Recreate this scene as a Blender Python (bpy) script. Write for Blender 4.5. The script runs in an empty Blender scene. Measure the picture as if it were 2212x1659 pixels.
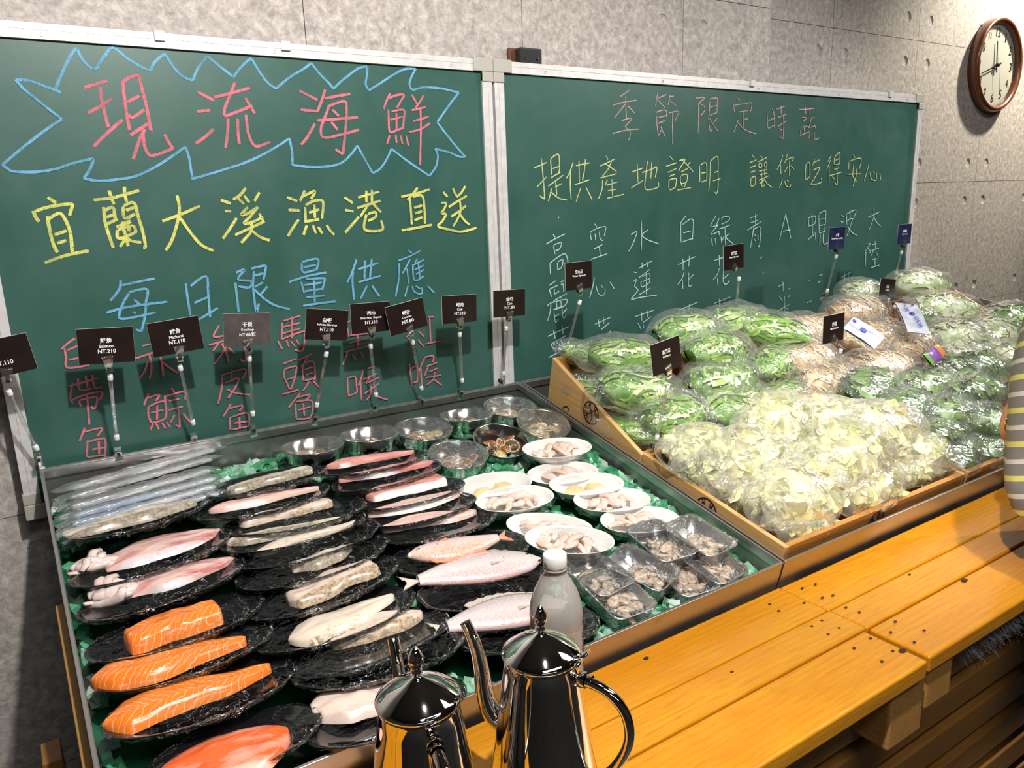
import bpy, math, random
from mathutils import Vector, Matrix, noise
sc = bpy.context.scene
COL = sc.collection
R = math.radians
PI = math.pi
rnd = random.Random(7)

# ------------------------------------------------------------------ camera
cam = bpy.data.cameras.new('camera'); cam.sensor_width = 36.0; cam.lens = 1661.0 / 2212.0 * 36.0
cam.clip_start = 0.02
camo = bpy.data.objects.new('camera', cam); COL.objects.link(camo); sc.camera = camo
camo.matrix_world = Matrix(((0.83441, 0.15330, -0.52939, 0.0),
                            (-0.55008, 0.17190, -0.81723, 0.0),
                            (-0.03428, 0.97311, 0.22777, 1.46),
                            (0, 0, 0, 1)))
# ------------------------------------------------------------------ world, lights, exposure
w = bpy.data.worlds.new('world'); sc.world = w; w.use_nodes = True
w.node_tree.nodes['Background'].inputs[0].default_value = (0.9, 0.85, 0.8, 1)
w.node_tree.nodes['Background'].inputs[1].default_value = 0.12
sc.view_settings.view_transform = 'Standard'; sc.view_settings.look = 'None'
sc.view_settings.gamma = 1.0; sc.view_settings.use_curve_mapping = False
sc.view_settings.exposure = 0.75
sc.cycles.transparent_max_bounces = 24; sc.cycles.max_bounces = 7
sc.cycles.diffuse_bounces = 3; sc.cycles.glossy_bounces = 4; sc.cycles.transmission_bounces = 5
sc.cycles.caustics_reflective = False; sc.cycles.caustics_refractive = False
sc.cycles.use_denoising = True; sc.cycles.sample_clamp_indirect = 6.0

def spot(loc, tgt, power, size, col=(1, .95, .88), radius=.04, blend=.4):
    l = bpy.data.lights.new('spotlight', 'SPOT'); l.energy = power; l.spot_size = R(size); l.spot_blend = blend
    l.color = col; l.shadow_soft_size = radius
    o = bpy.data.objects.new('spotlight', l); COL.objects.link(o); o.location = loc
    o.rotation_euler = (Vector(tgt) - Vector(loc)).to_track_quat('-Z', 'Y').to_euler(); return o
def area(loc, tgt, power, sx, sy, col=(1, .97, .93)):
    l = bpy.data.lights.new('added_fill_light', 'AREA'); l.energy = power; l.shape = 'RECTANGLE'; l.size = sx; l.size_y = sy; l.color = col
    o = bpy.data.objects.new('added_fill_light', l); COL.objects.link(o); o.location = loc
    o.rotation_euler = (Vector(tgt) - Vector(loc)).to_track_quat('-Z', 'Y').to_euler(); return o
spot((.38, .2, 2.42), (.55, 1.35, .95), 80, 110, (1, .96, .90), .03, .6)        # over the fish tray
spot((3.25, .2, 2.66), (2.0, 1.2, 1.0), 60, 78, (1, .97, .92), .03, .6)         # from the far end
spot((1.55, .35, 2.7), (1.5, .98, .9), 80, 38, (1, .95, .85), .03, .8)          # on the cabbages
spot((4.15, 1.35, 2.75), (3.75, 1.8, 1.95), 125, 80, (1, .93, .75), .04, .7)      # washing the wall by the clock
area((.6, -.6, 2.75), (.6, .2, 0), 12, 1.6, .3)  # unseen soft panels, added for fill, film highlights and kettle reflections
area((2.6, .2, 2.78), (2.6, .6, 0), 10, 1.6, .3)
area((-.2, -2.2, 2.75), (.0, -1, 0), 5, 2.2, .3, (.75, .95, 1))

# ------------------------------------------------------------------ mesh helpers
class G:
    def __init__(s): s.v = []; s.f = []; s.m = []
    def add(s, vs, fs, mi=0):
        b = len(s.v); s.v += [tuple(p) for p in vs]; s.f += [tuple(i + b for i in f) for f in fs]; s.m += [mi] * len(fs); return s
    def box(s, x0, x1, y0, y1, z0, z1, mi=0, M=None):
        vs = [Vector(p) for p in ((x0,y0,z0),(x1,y0,z0),(x1,y1,z0),(x0,y1,z0),(x0,y0,z1),(x1,y0,z1),(x1,y1,z1),(x0,y1,z1))]
        if M: vs = [M @ p for p in vs]
        return s.add(vs, [(0,3,2,1),(4,5,6,7),(0,1,5,4),(1,2,6,5),(2,3,7,6),(3,0,4,7)], mi)
    def grid(s, fn, nu, nv, cu=False, cv=False, mi=0):
        vs = [fn(i / (nu if cu else nu - 1), j / (nv if cv else nv - 1)) for i in range(nu) for j in range(nv)]
        fs = []
        for i in range(nu if cu else nu - 1):
            for j in range(nv if cv else nv - 1):
                a = i * nv + j; b = ((i + 1) % nu) * nv + j; c = ((i + 1) % nu) * nv + (j + 1) % nv; d = i * nv + (j + 1) % nv
                fs.append((a, b, c, d))
        return s.add(vs, fs, mi)
    def lathe(s, prof, n=32, mi=0, M=None, sx=1, sy=1):
        vs = []
        for r, z in prof:
            for k in range(n):
                p = Vector((r * math.cos(2*PI*k/n) * sx, r * math.sin(2*PI*k/n) * sy, z)); vs.append(M @ p if M else p)
        fs = [(i*n+k, i*n+(k+1) % n, (i+1)*n+(k+1) % n, (i+1)*n+k) for i in range(len(prof)-1) for k in range(n)]
        return s.add(vs, fs, mi)
    def tube(s, path, r, n=10, mi=0, caps=True, flat=1.0):
        P = [Vector(p) for p in path]; rs = r if isinstance(r, (list, tuple)) else [r] * len(P)
        up = Vector((0, 0, 1)); vs = []; prev = None
        for i, p in enumerate(P):
            t = (P[min(i+1, len(P)-1)] - P[max(i-1, 0)]).normalized()
            if prev is None:
                a = t.cross(up);  a = t.cross(Vector((1, 0, 0))) if a.length < .05 else a
            else: a = prev - t * prev.dot(t)
            a.normalize(); prev = a; b = t.cross(a)
            for k in range(n):
                vs.append(p + (a * math.cos(2*PI*k/n) + b * math.sin(2*PI*k/n) * flat) * rs[i])
        m = len(P)
        fs = [(i*n+k, i*n+(k+1) % n, (i+1)*n+(k+1) % n, (i+1)*n+k) for i in range(m-1) for k in range(n)]
        if caps: fs += [tuple(range(n))[::-1], tuple((m-1)*n+k for k in range(n))]
        return s.add(vs, fs, mi)
    def disc(s, c, r, n=16, nrm=(0, 0, 1), mi=0, sx=1, sy=1):
        M = Matrix.Translation(c) @ Vector(nrm).to_track_quat('Z', 'Y').to_matrix().to_4x4()
        vs = [M @ Vector((r*sx*math.cos(2*PI*k/n), r*sy*math.sin(2*PI*k/n), 0)) for k in range(n)]
        return s.add(vs, [tuple(range(n))], mi)
    def blob(s, c, rx, ry, rz, nz=7, n=10, M=None, amp=0, fr=40, seed=0, mi=0):
        vs = []
        for i in range(nz + 1):
            a = -PI/2 + PI * i / nz
            for k in range(n):
                d = Vector((math.cos(a)*math.cos(2*PI*k/n), math.cos(a)*math.sin(2*PI*k/n), math.sin(a)))
                q = 1 + (amp * noise.noise(Vector((d.x*rx, d.y*ry, d.z*rz)) * fr + Vector((seed*7.1, seed*3.3, 0))) if amp else 0)
                p = Vector((d.x*rx*q, d.y*ry*q, d.z*rz*q)); p = M @ p if M else p
                vs.append(Vector(c) + p)
        fs = [(i*n+k, i*n+(k+1) % n, (i+1)*n+(k+1) % n, (i+1)*n+k) for i in range(nz) for k in range(n)]
        return s.add(vs, fs, mi)
def meshof(name, g, mats, smooth=True):
    me = bpy.data.meshes.new(name); me.from_pydata([tuple(v) for v in g.v], [], g.f)
    for m in (mats if isinstance(mats, (list, tuple)) else [mats]): me.materials.append(m)
    if any(g.m): me.polygons.foreach_set('material_index', g.m)
    if smooth: me.polygons.foreach_set('use_smooth', [True] * len(me.polygons))
    me.validate(); me.update(); return me
def obj(name, g, mats, parent=None, smooth=True, M=None, bevel=0, seg=2):
    o = bpy.data.objects.new(name, meshof(name, g, mats, smooth)); COL.objects.link(o)
    if parent: o.parent = parent
    if M: o.matrix_local = M
    if bevel:
        b = o.modifiers.new('bevel', 'BEVEL'); b.width = bevel; b.segments = seg; b.limit_method = 'ANGLE'; b.harden_normals = False
    return o
def tag(o, label, cat, group=None, kind=None):
    if label: o['label'] = label
    if cat: o['category'] = cat
    if group: o['group'] = group
    if kind: o['kind'] = kind
    return o
def thing(name, label, cat, M=None, group=None):
    o = bpy.data.objects.new(name, None); COL.objects.link(o); o.empty_display_size = .02
    if M: o.matrix_world = M
    return tag(o, label, cat, group)
def struct(name, g, m, smooth=False):
    o = obj(name, g, m, None, smooth); o['kind'] = 'structure'; return o
def dup(root, M, label=None, group=None):
    r = root.copy(); COL.objects.link(r); r.matrix_world = M
    if label: r['label'] = label
    if group: r['group'] = group
    for ch in list(root.children):
        c = ch.copy(); COL.objects.link(c); c.parent = r
        for gch in list(ch.children):
            d = gch.copy(); COL.objects.link(d); d.parent = c
    return r
T = Matrix.Translation
def Rm(a, ax): return Matrix.Rotation(R(a), 4, ax)
def nz(x, y, z, f=1.0, s=0.0): return noise.noise(Vector((x*f + s*13.7, y*f + s*5.1, z*f - s*3.3)))
def textmesh(name, lines, mat, parent, M, bold=.012):
    """lines: (text, centre x, centre y, width, max height) joined as one flat printed mesh"""
    g = G()
    for txt, cx, cy, wd, ht in lines:
        c = bpy.data.curves.new('t', 'FONT'); c.body = txt; c.offset = bold; c.resolution_u = 3
        o = bpy.data.objects.new('t', c); COL.objects.link(o)
        bpy.context.view_layer.update()
        dg = bpy.context.evaluated_depsgraph_get()
        me = bpy.data.meshes.new_from_object(o.evaluated_get(dg))
        vs = [v.co.copy() for v in me.vertices]
        if vs:
            x0 = min(v.x for v in vs); x1 = max(v.x for v in vs); y0 = min(v.y for v in vs); y1 = max(v.y for v in vs)
            k = wd / (x1 - x0) if x1 > x0 else 1; ky = min(ht / (y1 - y0), k * 1.25) if ht else k
            g.add([((v.x-(x0+x1)/2)*k+cx, (v.y-(y0+y1)/2)*ky+cy, 0) for v in vs], [tuple(p.vertices) for p in me.polygons])
        bpy.data.objects.remove(o); bpy.data.curves.remove(c); bpy.data.meshes.remove(me)
    return obj(name, g, mat, parent, False, M)

# ------------------------------------------------------------------ material helpers
class N:
    def __init__(s, name):
        s.m = bpy.data.materials.new(name); s.m.use_nodes = True; s.t = s.m.node_tree; s.t.nodes.clear()
        s.out = s.n('ShaderNodeOutputMaterial')
    def n(s, typ, **kw):
        nd = s.t.nodes.new(typ)
        for k, v in kw.items():
            if k[0] == 'i' and k[1:].isdigit(): s.set(nd.inputs[int(k[1:])], v)
            elif k.startswith('I_'): s.set(nd.inputs[k[2:].replace('_', ' ')], v)
            else: setattr(nd, k, v)
        return nd
    def set(s, inp, v):
        if isinstance(v, bpy.types.NodeSocket): s.t.links.new(v, inp)
        elif isinstance(v, bpy.types.Node): s.t.links.new(v.outputs[0], inp)
        else:
            if hasattr(inp.default_value, '__len__') and isinstance(v, (tuple, list)) and len(inp.default_value) == 4 and len(v) == 3: v = (*v, 1)
            inp.default_value = v
    def math(s, op, a, b=0.0, clamp=False): return s.n('ShaderNodeMath', operation=op, i0=a, i1=b, use_clamp=clamp).outputs[0]
    def mix(s, f, a, b): return s.n('ShaderNodeMix', data_type='RGBA', i0=f, i6=a, i7=b).outputs[2]
    def coord(s, scale=(1, 1, 1), kind='Object'):
        return s.n('ShaderNodeMapping', i0=s.n('ShaderNodeTexCoord').outputs[kind], i3=scale).outputs[0]
    def noise(s, vec, scale, detail=4, rough=.5, dist=0): return s.n('ShaderNodeTexNoise', I_Vector=vec, I_Scale=scale, I_Detail=detail, I_Roughness=rough, I_Distortion=dist).outputs[0]
    def ramp(s, f, stops):
        r = s.n('ShaderNodeValToRGB', i0=f); e = r.color_ramp.elements
        while len(e) < len(stops): e.new(.5)
        for i, (p, c) in enumerate(stops): e[i].position = p; e[i].color = (*c, 1) if len(c) == 3 else c
        return r.outputs[0]
    def bump(s, h, st=.3, d=.01): return s.n('ShaderNodeBump', I_Strength=st, I_Distance=d, I_Height=h).outputs[0]
    def pr(s, **kw):
        return s.n('ShaderNodeBsdfPrincipled', **{'I_' + k: v for k, v in kw.items()})
    def done(s, sh): s.set(s.out.inputs[0], sh.outputs[0] if isinstance(sh, bpy.types.Node) else sh); return s.m
def simple(name, col, rough=.5, metal=0.0, coat=0.0, sub=0.0, spec=.5):
    a = N(name); kw = dict(Base_Color=col, Roughness=rough, Metallic=metal, Coat_Weight=coat, Coat_Roughness=.08)
    p = a.pr(**kw); p.inputs['Specular IOR Level'].default_value = spec
    if sub: p.inputs['Subsurface Weight'].default_value = sub; p.inputs['Subsurface Radius'].default_value = (.01, .005, .003); p.inputs['Subsurface Scale'].default_value = 1
    return a.done(p)
def speck(name, c1, c2, scale, rough=.5, metal=0, coat=0, lo=.35, hi=.65, bump=0, bscale=None, sc3=(1, 1, 1), sub=0, c3=None, s3=5):
    a = N(name); v = a.coord(sc3); f = a.noise(v, scale, 6, .6)
    col = a.ramp(f, [(lo, c1), (hi, c2)])
    if c3: col = a.mix(a.ramp(a.noise(v, s3, 3), [(.45, (0, 0, 0)), (.62, (1, 1, 1))]), col, c3)
    kw = dict(Base_Color=col, Roughness=rough, Metallic=metal, Coat_Weight=coat, Coat_Roughness=.1)
    if bump: kw['Normal'] = a.bump(a.noise(v, bscale or scale, 5, .6), bump, .004)
    p = a.pr(**kw)
    if sub: p.inputs['Subsurface Weight'].default_value = sub; p.inputs['Subsurface Radius'].default_value = (.01, .005, .003); p.inputs['Subsurface Scale'].default_value = 1
    return a.done(p)
def island(name, stops, rough=.45, coat=0, trans=0.0, bump=0, bs=80, sub=0):
    a = N(name); rp = a.n('ShaderNodeNewGeometry').outputs['Random Per Island']
    v = a.coord(); f = a.math('ADD', a.math('MULTIPLY', rp, .75), a.math('MULTIPLY', a.noise(v, 60, 3), .25))
    kw = dict(Base_Color=a.ramp(f, stops), Roughness=rough, Coat_Weight=coat, Coat_Roughness=.1)
    if bump: kw['Normal'] = a.bump(a.noise(v, bs, 3), bump, .004)
    p = a.pr(**kw)
    if sub: p.inputs['Subsurface Weight'].default_value = sub; p.inputs['Subsurface Radius'].default_value = (.01, .006, .004); p.inputs['Subsurface Scale'].default_value = 1
    if trans:
        return a.done(a.n('ShaderNodeMixShader', i0=trans, i1=p.outputs[0], i2=a.n('ShaderNodeBsdfTransparent').outputs[0]))
    return a.done(p)
def film(name, white=.06, base=.04, lines=.5, scale=30, bstr=.8, stretch=(1, 1, 1), wcol=(.9, .9, .88), rough=.1, thick=.02, frw=.5, mk=(.45, .66)):
    a = N(name); v = a.coord(stretch)
    n1 = a.noise(v, scale, 3, .6, 1.2); n2 = a.noise(v, scale * 2.3, 2, .5, .8)
    glint = a.math('SUBTRACT', 1.0, a.math('MULTIPLY', a.math('ABSOLUTE', a.math('SUBTRACT', n1, .5)), 1 / thick), True)
    h = a.math('ADD', n1, a.math('MULTIPLY', n2, .5))
    nb = a.bump(h, bstr, .02)
    gl = a.n('ShaderNodeBsdfGlossy', I_Color=(1, 1, 1), I_Roughness=rough, I_Normal=nb)
    tr = a.n('ShaderNodeBsdfTransparent', I_Color=(.98, .98, .98))
    fr = a.n('ShaderNodeFresnel', I_IOR=1.4, I_Normal=nb).outputs[0]
    mask = a.ramp(a.noise(v, scale * .33, 2, .5), [(mk[0], (0, 0, 0)), (mk[1], (1, 1, 1))])
    fac = a.math('ADD', a.math('MULTIPLY', fr, frw), a.math('ADD', a.math('MULTIPLY', a.math('MULTIPLY', glint, mask), lines * .45), base), True)
    m1 = a.n('ShaderNodeMixShader', i0=fac, i1=tr.outputs[0], i2=gl.outputs[0])
    df = a.n('ShaderNodeBsdfDiffuse', I_Color=wcol)
    tl = a.n('ShaderNodeBsdfTranslucent', I_Color=wcol)
    dt = a.n('ShaderNodeMixShader', i0=.4, i1=df.outputs[0], i2=tl.outputs[0])
    wf = a.math('ADD', a.math('MULTIPLY', a.math('MULTIPLY', glint, mask), lines * .22), white, True)  # white mixed in along thin lines paints wrinkle highlights into the film
    return a.done(a.n('ShaderNodeMixShader', i0=wf, i1=m1.outputs[0], i2=dt.outputs[0]))
def wood(name, c1, c2, c3, ax='x', rough=.4, coat=.2, knots=True, grain=9.0):
    a = N(name); s = {'x': (.6, 9, 9), 'y': (9, .6, 9), 'z': (9, 9, .6)}[ax]
    oi = a.n('ShaderNodeObjectInfo').outputs['Random']
    base = a.n('ShaderNodeVectorMath', operation='ADD', i0=a.n('ShaderNodeTexCoord').outputs['Object'], i1=oi)
    v = a.n('ShaderNodeMapping', i0=base.outputs[0], i3=s).outputs[0]
    n1 = a.noise(v, 2.2, 5, .6, .6); n2 = a.noise(v, grain * 3, 4, .7)
    wv = a.n('ShaderNodeTexWave', wave_type='BANDS', bands_direction={'x': 'Y', 'y': 'X', 'z': 'X'}[ax], I_Vector=v, I_Scale=grain * .35, I_Distortion=6, I_Detail=3, I_Detail_Scale=.6).outputs[1]
    col = a.mix(n1, c1, c2); col = a.mix(a.math('MULTIPLY', wv, .16), col, c3)
    col = a.mix(a.math('MULTIPLY', a.ramp(n2, [(.48, (0, 0, 0)), (.75, (1, 1, 1))]), .6), col, c3)
    blot = a.ramp(a.noise(a.coord((1, 1, 1)), 9, 4, .6), [(.45, (0, 0, 0)), (.7, (1, 1, 1))])
    col = a.mix(a.math('MULTIPLY', blot, .7), col, c2)
    return a.done(a.pr(Base_Color=col, Roughness=rough, Coat_Weight=coat, Coat_Roughness=.25, Normal=a.bump(n2, .25, .002)))

M = {}
def concrete(name, k=1.0):
    a = N(name); v = a.coord((1, 1, 1)); f = a.noise(v, 55, 8, .75, .4); g2 = a.noise(v, 6, 4, .6)
    col = a.ramp(f, [(.3, (.12*k, .105*k, .10*k)), (.5, (.24*k, .215*k, .20*k)), (.7, (.40*k, .37*k, .34*k))])
    col = a.mix(a.ramp(g2, [(.35, (0, 0, 0)), (.75, (.3, .3, .3))]), col, (.28*k, .25*k, .24*k))
    dk = a.ramp(a.noise(v, 24, 2, .5), [(.68, (0, 0, 0)), (.8, (.6, .6, .6))])
    col = a.mix(dk, col, (.10*k, .09*k, .09*k))
    return a.done(a.pr(Base_Color=col, Roughness=.75, Normal=a.bump(a.noise(v, 120, 6, .7), .35, .003)))
M['concrete'] = concrete('concrete', 1.75)
M['floor'] = speck('dark_floor', (.03, .028, .026), (.07, .065, .06), 12, .5)
M['ceil'] = simple('dark_ceiling', (.08, .08, .08), .8)
M['room'] = speck('room_wall', (.14, .12, .10), (.2, .17, .14), 4, .8)
def board_mat():
    a = N('green_chalkboard'); v = a.coord((1, 1, 1)); f = a.noise(v, 3.0, 4, .6, .8); g2 = a.noise(v, 14, 5, .6)
    col = a.ramp(f, [(.3, (.020, .082, .064)), (.7, (.040, .112, .094))])
    dust = a.math('MULTIPLY', a.ramp(g2, [(.5, (0, 0, 0)), (.8, (1, 1, 1))]), .12)
    col = a.mix(dust, col, (.10, .16, .14))
    return a.done(a.pr(Base_Color=col, Roughness=a.math('ADD', a.math('MULTIPLY', g2, .15), .33), Normal=a.bump(a.noise(v, 700, 2), .08, .001)))
M['board'] = board_mat()
M['alu'] = speck('brushed_aluminium', (.72, .70, .70), (.86, .84, .84), 60, .35, .35, 0, sc3=(1, 1, 1))
M['plas_grey'] = simple('grey_plastic', (.42, .40, .36), .45)
M['black'] = simple('black_plastic', (.012, .012, .013), .35)
M['brown'] = simple('brown_plastic', (.11, .035, .015), .45)
def chalk(name, c):
    a = N(name); v = a.coord(); f = a.ramp(a.noise(v, 420, 3, .7), [(.30, (0, 0, 0)), (.46, (1, 1, 1))])
    g2 = a.ramp(a.noise(v, 22, 3, .6), [(.3, (.45, .45, .45)), (.6, (1, 1, 1))])
    col = a.mix(a.math('MULTIPLY', f, g2), (.03, .10, .08), c)
    return a.done(a.pr(Base_Color=col, Roughness=.95))
CH = {'blue': (.16, .42, .66), 'pink': (.72, .17, .23), 'yellow': (.70, .68, .16), 'pale_pink': (.60, .36, .38), 'pale_yellow': (.66, .70, .30), 'white': (.52, .72, .76)}
for k, c in CH.items(): M['chalk_' + k] = chalk('chalk_' + k, c)
def steel(name, c=(.52, .50, .49), rough=.22, stain=True, frost=0.0):
    a = N(name); v = a.coord((1, 1, 1)); f = a.noise(v, 6, 5, .6, .5)
    col = a.mix(f, tuple(x * .82 for x in c), c)
    if stain:
        st = a.ramp(a.noise(v, 11, 5, .7), [(.60, (0, 0, 0)), (.72, (1, 1, 1))]); col = a.mix(a.math('MULTIPLY', st, .45), col, (.22, .15, .08))
    r = a.math('ADD', a.math('MULTIPLY', f, .25), rough)
    return a.done(a.pr(Base_Color=col, Metallic=.9, Roughness=r, Normal=a.bump(a.noise(a.coord((1, 30, 30)), 20, 3), .06, .001)))
M['steel'] = steel('stained_steel')
M['steel_in'] = steel('steel_basin', (.40, .39, .38), .34)
M['chrome'] = simple('polished_steel', (.80, .78, .76), .035, 1.0)
M['foil'] = speck('aluminium_tray', (.55, .55, .56), (.72, .72, .73), 30, .25, .9, 0, bump=.25, bscale=60)
M['bowl'] = speck('steel_bowl', (.55, .53, .52), (.70, .68, .66), 25, .16, 1.0)
M['melamine'] = simple('black_melamine', (.006, .006, .007), .07, 0, .6)
M['porcelain'] = simple('white_porcelain', (.86, .85, .82), .12, 0, .4)
M['bench'] = wood('varnished_orange_pine', (.74, .35, .014), (.60, .21, .007), (.34, .10, .007), 'x', .30, .35)
M['slat'] = wood('pallet_board', (.36, .16, .03), (.27, .115, .022), (.15, .06, .012), 'x', .5, .1)
M['endgrain'] = wood('end_grain', (.50, .26, .07), (.38, .18, .045), (.20, .09, .025), 'y', .6, 0)
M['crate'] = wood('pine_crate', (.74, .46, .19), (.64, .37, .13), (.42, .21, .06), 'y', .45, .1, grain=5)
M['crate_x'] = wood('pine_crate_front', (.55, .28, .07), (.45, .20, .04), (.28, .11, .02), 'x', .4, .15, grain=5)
M['ink'] = simple('dark_print', (.02, .008, .018), .6)
M['hole'] = simple('nail_hole', (.035, .018, .012), .7)
M['clear'] = film('clear_acrylic', .04, .10, .0, 10, .05, rough=.05)
M['clear_rod'] = film('acrylic_rod', .10, .16, .0, 10, .02, rough=.06, wcol=(.75, .73, .70))
M['wplas'] = simple('white_plastic', (.82, .82, .80), .35)
M['card'] = speck('black_card', (.009, .0045, .004), (.016, .008, .007), 20, .32, 0, .1)
M['card_glare'] = speck('glare_black_card', (.055, .045, .042), (.085, .07, .068), 40, .42, 0, .2)  # black card with its glare painted in as a lighter grey
M['card_blue'] = speck('glossy_dark_card', (.012, .014, .05), (.03, .04, .10), 12, .12, 0, .5)
M['card_edge'] = simple('white_card_edge', (.7, .7, .68), .5)
M['print'] = simple('white_print', (.85, .85, .84), .5)
M['wrap'] = film('cling_film', .0, .0, 1.6, 22, .30, thick=.007, rough=.07, frw=.05)
M['wrap_skirt'] = film('gathered_cling_film', .0, .0, 2.4, 44, 1.0, thick=.016, rough=.09, frw=.24, mk=(.42, .55))
M['wrap_bowl'] = film('stretched_cling_film', .05, .03, .6, 20, .4, (1, 3, 1), thick=.012, frw=.45)
M['wrap_white'] = film('light_cling_film', .0, .004, .25, 26, .3, thick=.008, frw=.15)
M['bag'] = film('produce_bag', .08, .012, .7, 15, .5, thick=.016, rough=.14, frw=.32)
M['bag_thick'] = film('cabbage_bag', .20, .015, .9, 10, .7, thick=.016, rough=.12, frw=.45, wcol=(.95, .93, .84))
M['fishbag'] = film('beltfish_bag', .09, .015, .6, 20, .5, (.25, 1, 1), (.78, .80, .84), thick=.02)
M['ice'] = island('crushed_ice', [(.0, (.01, .14, .05)), (.3, (.04, .34, .14)), (.5, (.14, .52, .28)), (.7, (.45, .74, .55)), (.9, (.85, .92, .88))], .12, .8, .30, .4, 160)
M['icebase'] = speck('wet_green_sheet', (.004, .05, .02), (.01, .12, .05), 30, .2, 0, .6)
M['ws_leaf'] = island('water_spinach_leaf', [(.0, (.05, .13, .012)), (.3, (.14, .33, .02)), (.55, (.27, .50, .055)), (.8, (.52, .62, .26)), (1, (.74, .78, .50))], .4, .2)
M['ws_core'] = speck('greens_core', (.05, .16, .015), (.20, .38, .07), 45, .6)
M['sp_leaf'] = island('spinach_leaf', [(.0, (.025, .07, .012)), (.4, (.075, .17, .025)), (.75, (.16, .29, .06)), (1, (.34, .46, .18))], .4, .2)
M['sp_core'] = speck('spinach_core', (.015, .07, .01), (.06, .18, .03), 45, .6)
M['cb_leaf'] = island('cabbage_piece', [(.0, (.50, .64, .18)), (.25, (.78, .80, .38)), (.5, (.88, .85, .54)), (.75, (.90, .86, .46)), (.92, (.84, .82, .44)), (1, (.58, .70, .24))], .45, .1, sub=.15)
M['cb_core'] = speck('cabbage_core', (.74, .76, .40), (.90, .88, .60), 25, .6)
M['bs_leaf'] = island('bean_sprout', [(.0, (.78, .52, .26)), (.4, (.86, .70, .48)), (.75, (.90, .82, .66)), (1, (.80, .56, .18))], .4, .15)
M['bs_core'] = speck('sprout_core', (.68, .46, .24), (.84, .66, .44), 50, .6)
M['pl_leaf'] = island('pale_vegetable', [(.0, (.35, .52, .14)), (.4, (.62, .74, .36)), (.75, (.82, .84, .62)), (1, (.90, .90, .80))], .4, .15)
M['pl_core'] = speck('pale_core', (.40, .50, .22), (.70, .74, .50), 30, .6)

# ------------------------------------------------------------------ room shell
def panel_wall(name, x0, x1, y, zs, xs, th=.04, holes=()):
    g = G(); gp = .0009; X = [x0] + [x for x in xs if x0 < x < x1] + [x1]; Z = [0] + zs + [2.95]
    for i in range(len(X)-1):
        for j in range(len(Z)-1): g.box(X[i]+gp, X[i+1]-gp, y, y+th, Z[j]+gp, Z[j+1]-gp)
    o = struct(name, g, M['concrete']); obj('backing', G().box(x0, x1, y+th+.001, y+th+.02, 0, 2.95), M['concrete'], o, False)
    if holes:
        c = G()
        for hx, hz in holes: c.lathe([(0, .02), (.0195, .02), (.0192, 0), (.0175, -.0022), (.010, -.0036), (0, -.004)], 24, 0, T((hx, y, hz)) @ Rm(90, 'X'))
        co = obj('cut', c, M['concrete'], smooth=False)
        import bmesh
        bm = bmesh.new(); bm.from_mesh(co.data); bmesh.ops.remove_doubles(bm, verts=bm.verts, dist=1e-5); bmesh.ops.recalc_face_normals(bm, faces=bm.faces); bm.to_mesh(co.data); bm.free()
        b = o.modifiers.new('b', 'BOOLEAN'); b.object = co; b.operation = 'DIFFERENCE'; b.solver = 'EXACT'
        bpy.context.view_layer.update(); dg = bpy.context.evaluated_depsgraph_get()
        me = bpy.data.meshes.new_from_object(o.evaluated_get(dg)); o.modifiers.clear(); o.data = me
        bpy.data.objects.remove(co)
    return o
S_ = .5375
xl = [.052 + S_ * k for k in range(-5, 4)]; zl = [.39, .925, 1.46, 2.0]
hl = [(x + sx * .077, z + sz * .075) for x in xl for z in zl for sx in (-1, 1) for sz in (-1, 1) if -.9 < x + sx*.077 < 2.0]
panel_wall('wall_front', -2.2, 2.03, 1.64, zl, xl, holes=hl)
xr = [2.56 + S_ * k for k in range(0, 6)]; zr = [.415, .951, 1.487, 2.0225, 2.56]
hr = [(x + sx * .078, z + sz * .079) for x in xr for z in zr for sx in (-1, 1) for sz in (-1, 1) if x < 4.6]
panel_wall('wall_recess', 2.03, 6.2, 1.80, zr, xr, holes=hr)
struct('wall_return', G().box(2.0, 2.0275, 1.655, 1.82, 0, 2.95), M['concrete'])
struct('wall_left', G().box(-2.25, -2.2, -3.2, 1.7, 0, 2.95), M['room'])
struct('wall_right', G().box(6.2, 6.25, -3.2, 1.9, 0, 2.95), M['room'])
struct('wall_back', G().box(-2.25, 6.25, -3.25, -3.2, 0, 2.95), M['room'])
struct('ceiling', G().box(-2.25, 6.25, -3.25, 1.9, 2.95, 3.0), M['ceil'])
struct('floor', G().box(-2.25, 6.25, -3.25, 1.9, -.05, 0), M['floor'])

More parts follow.
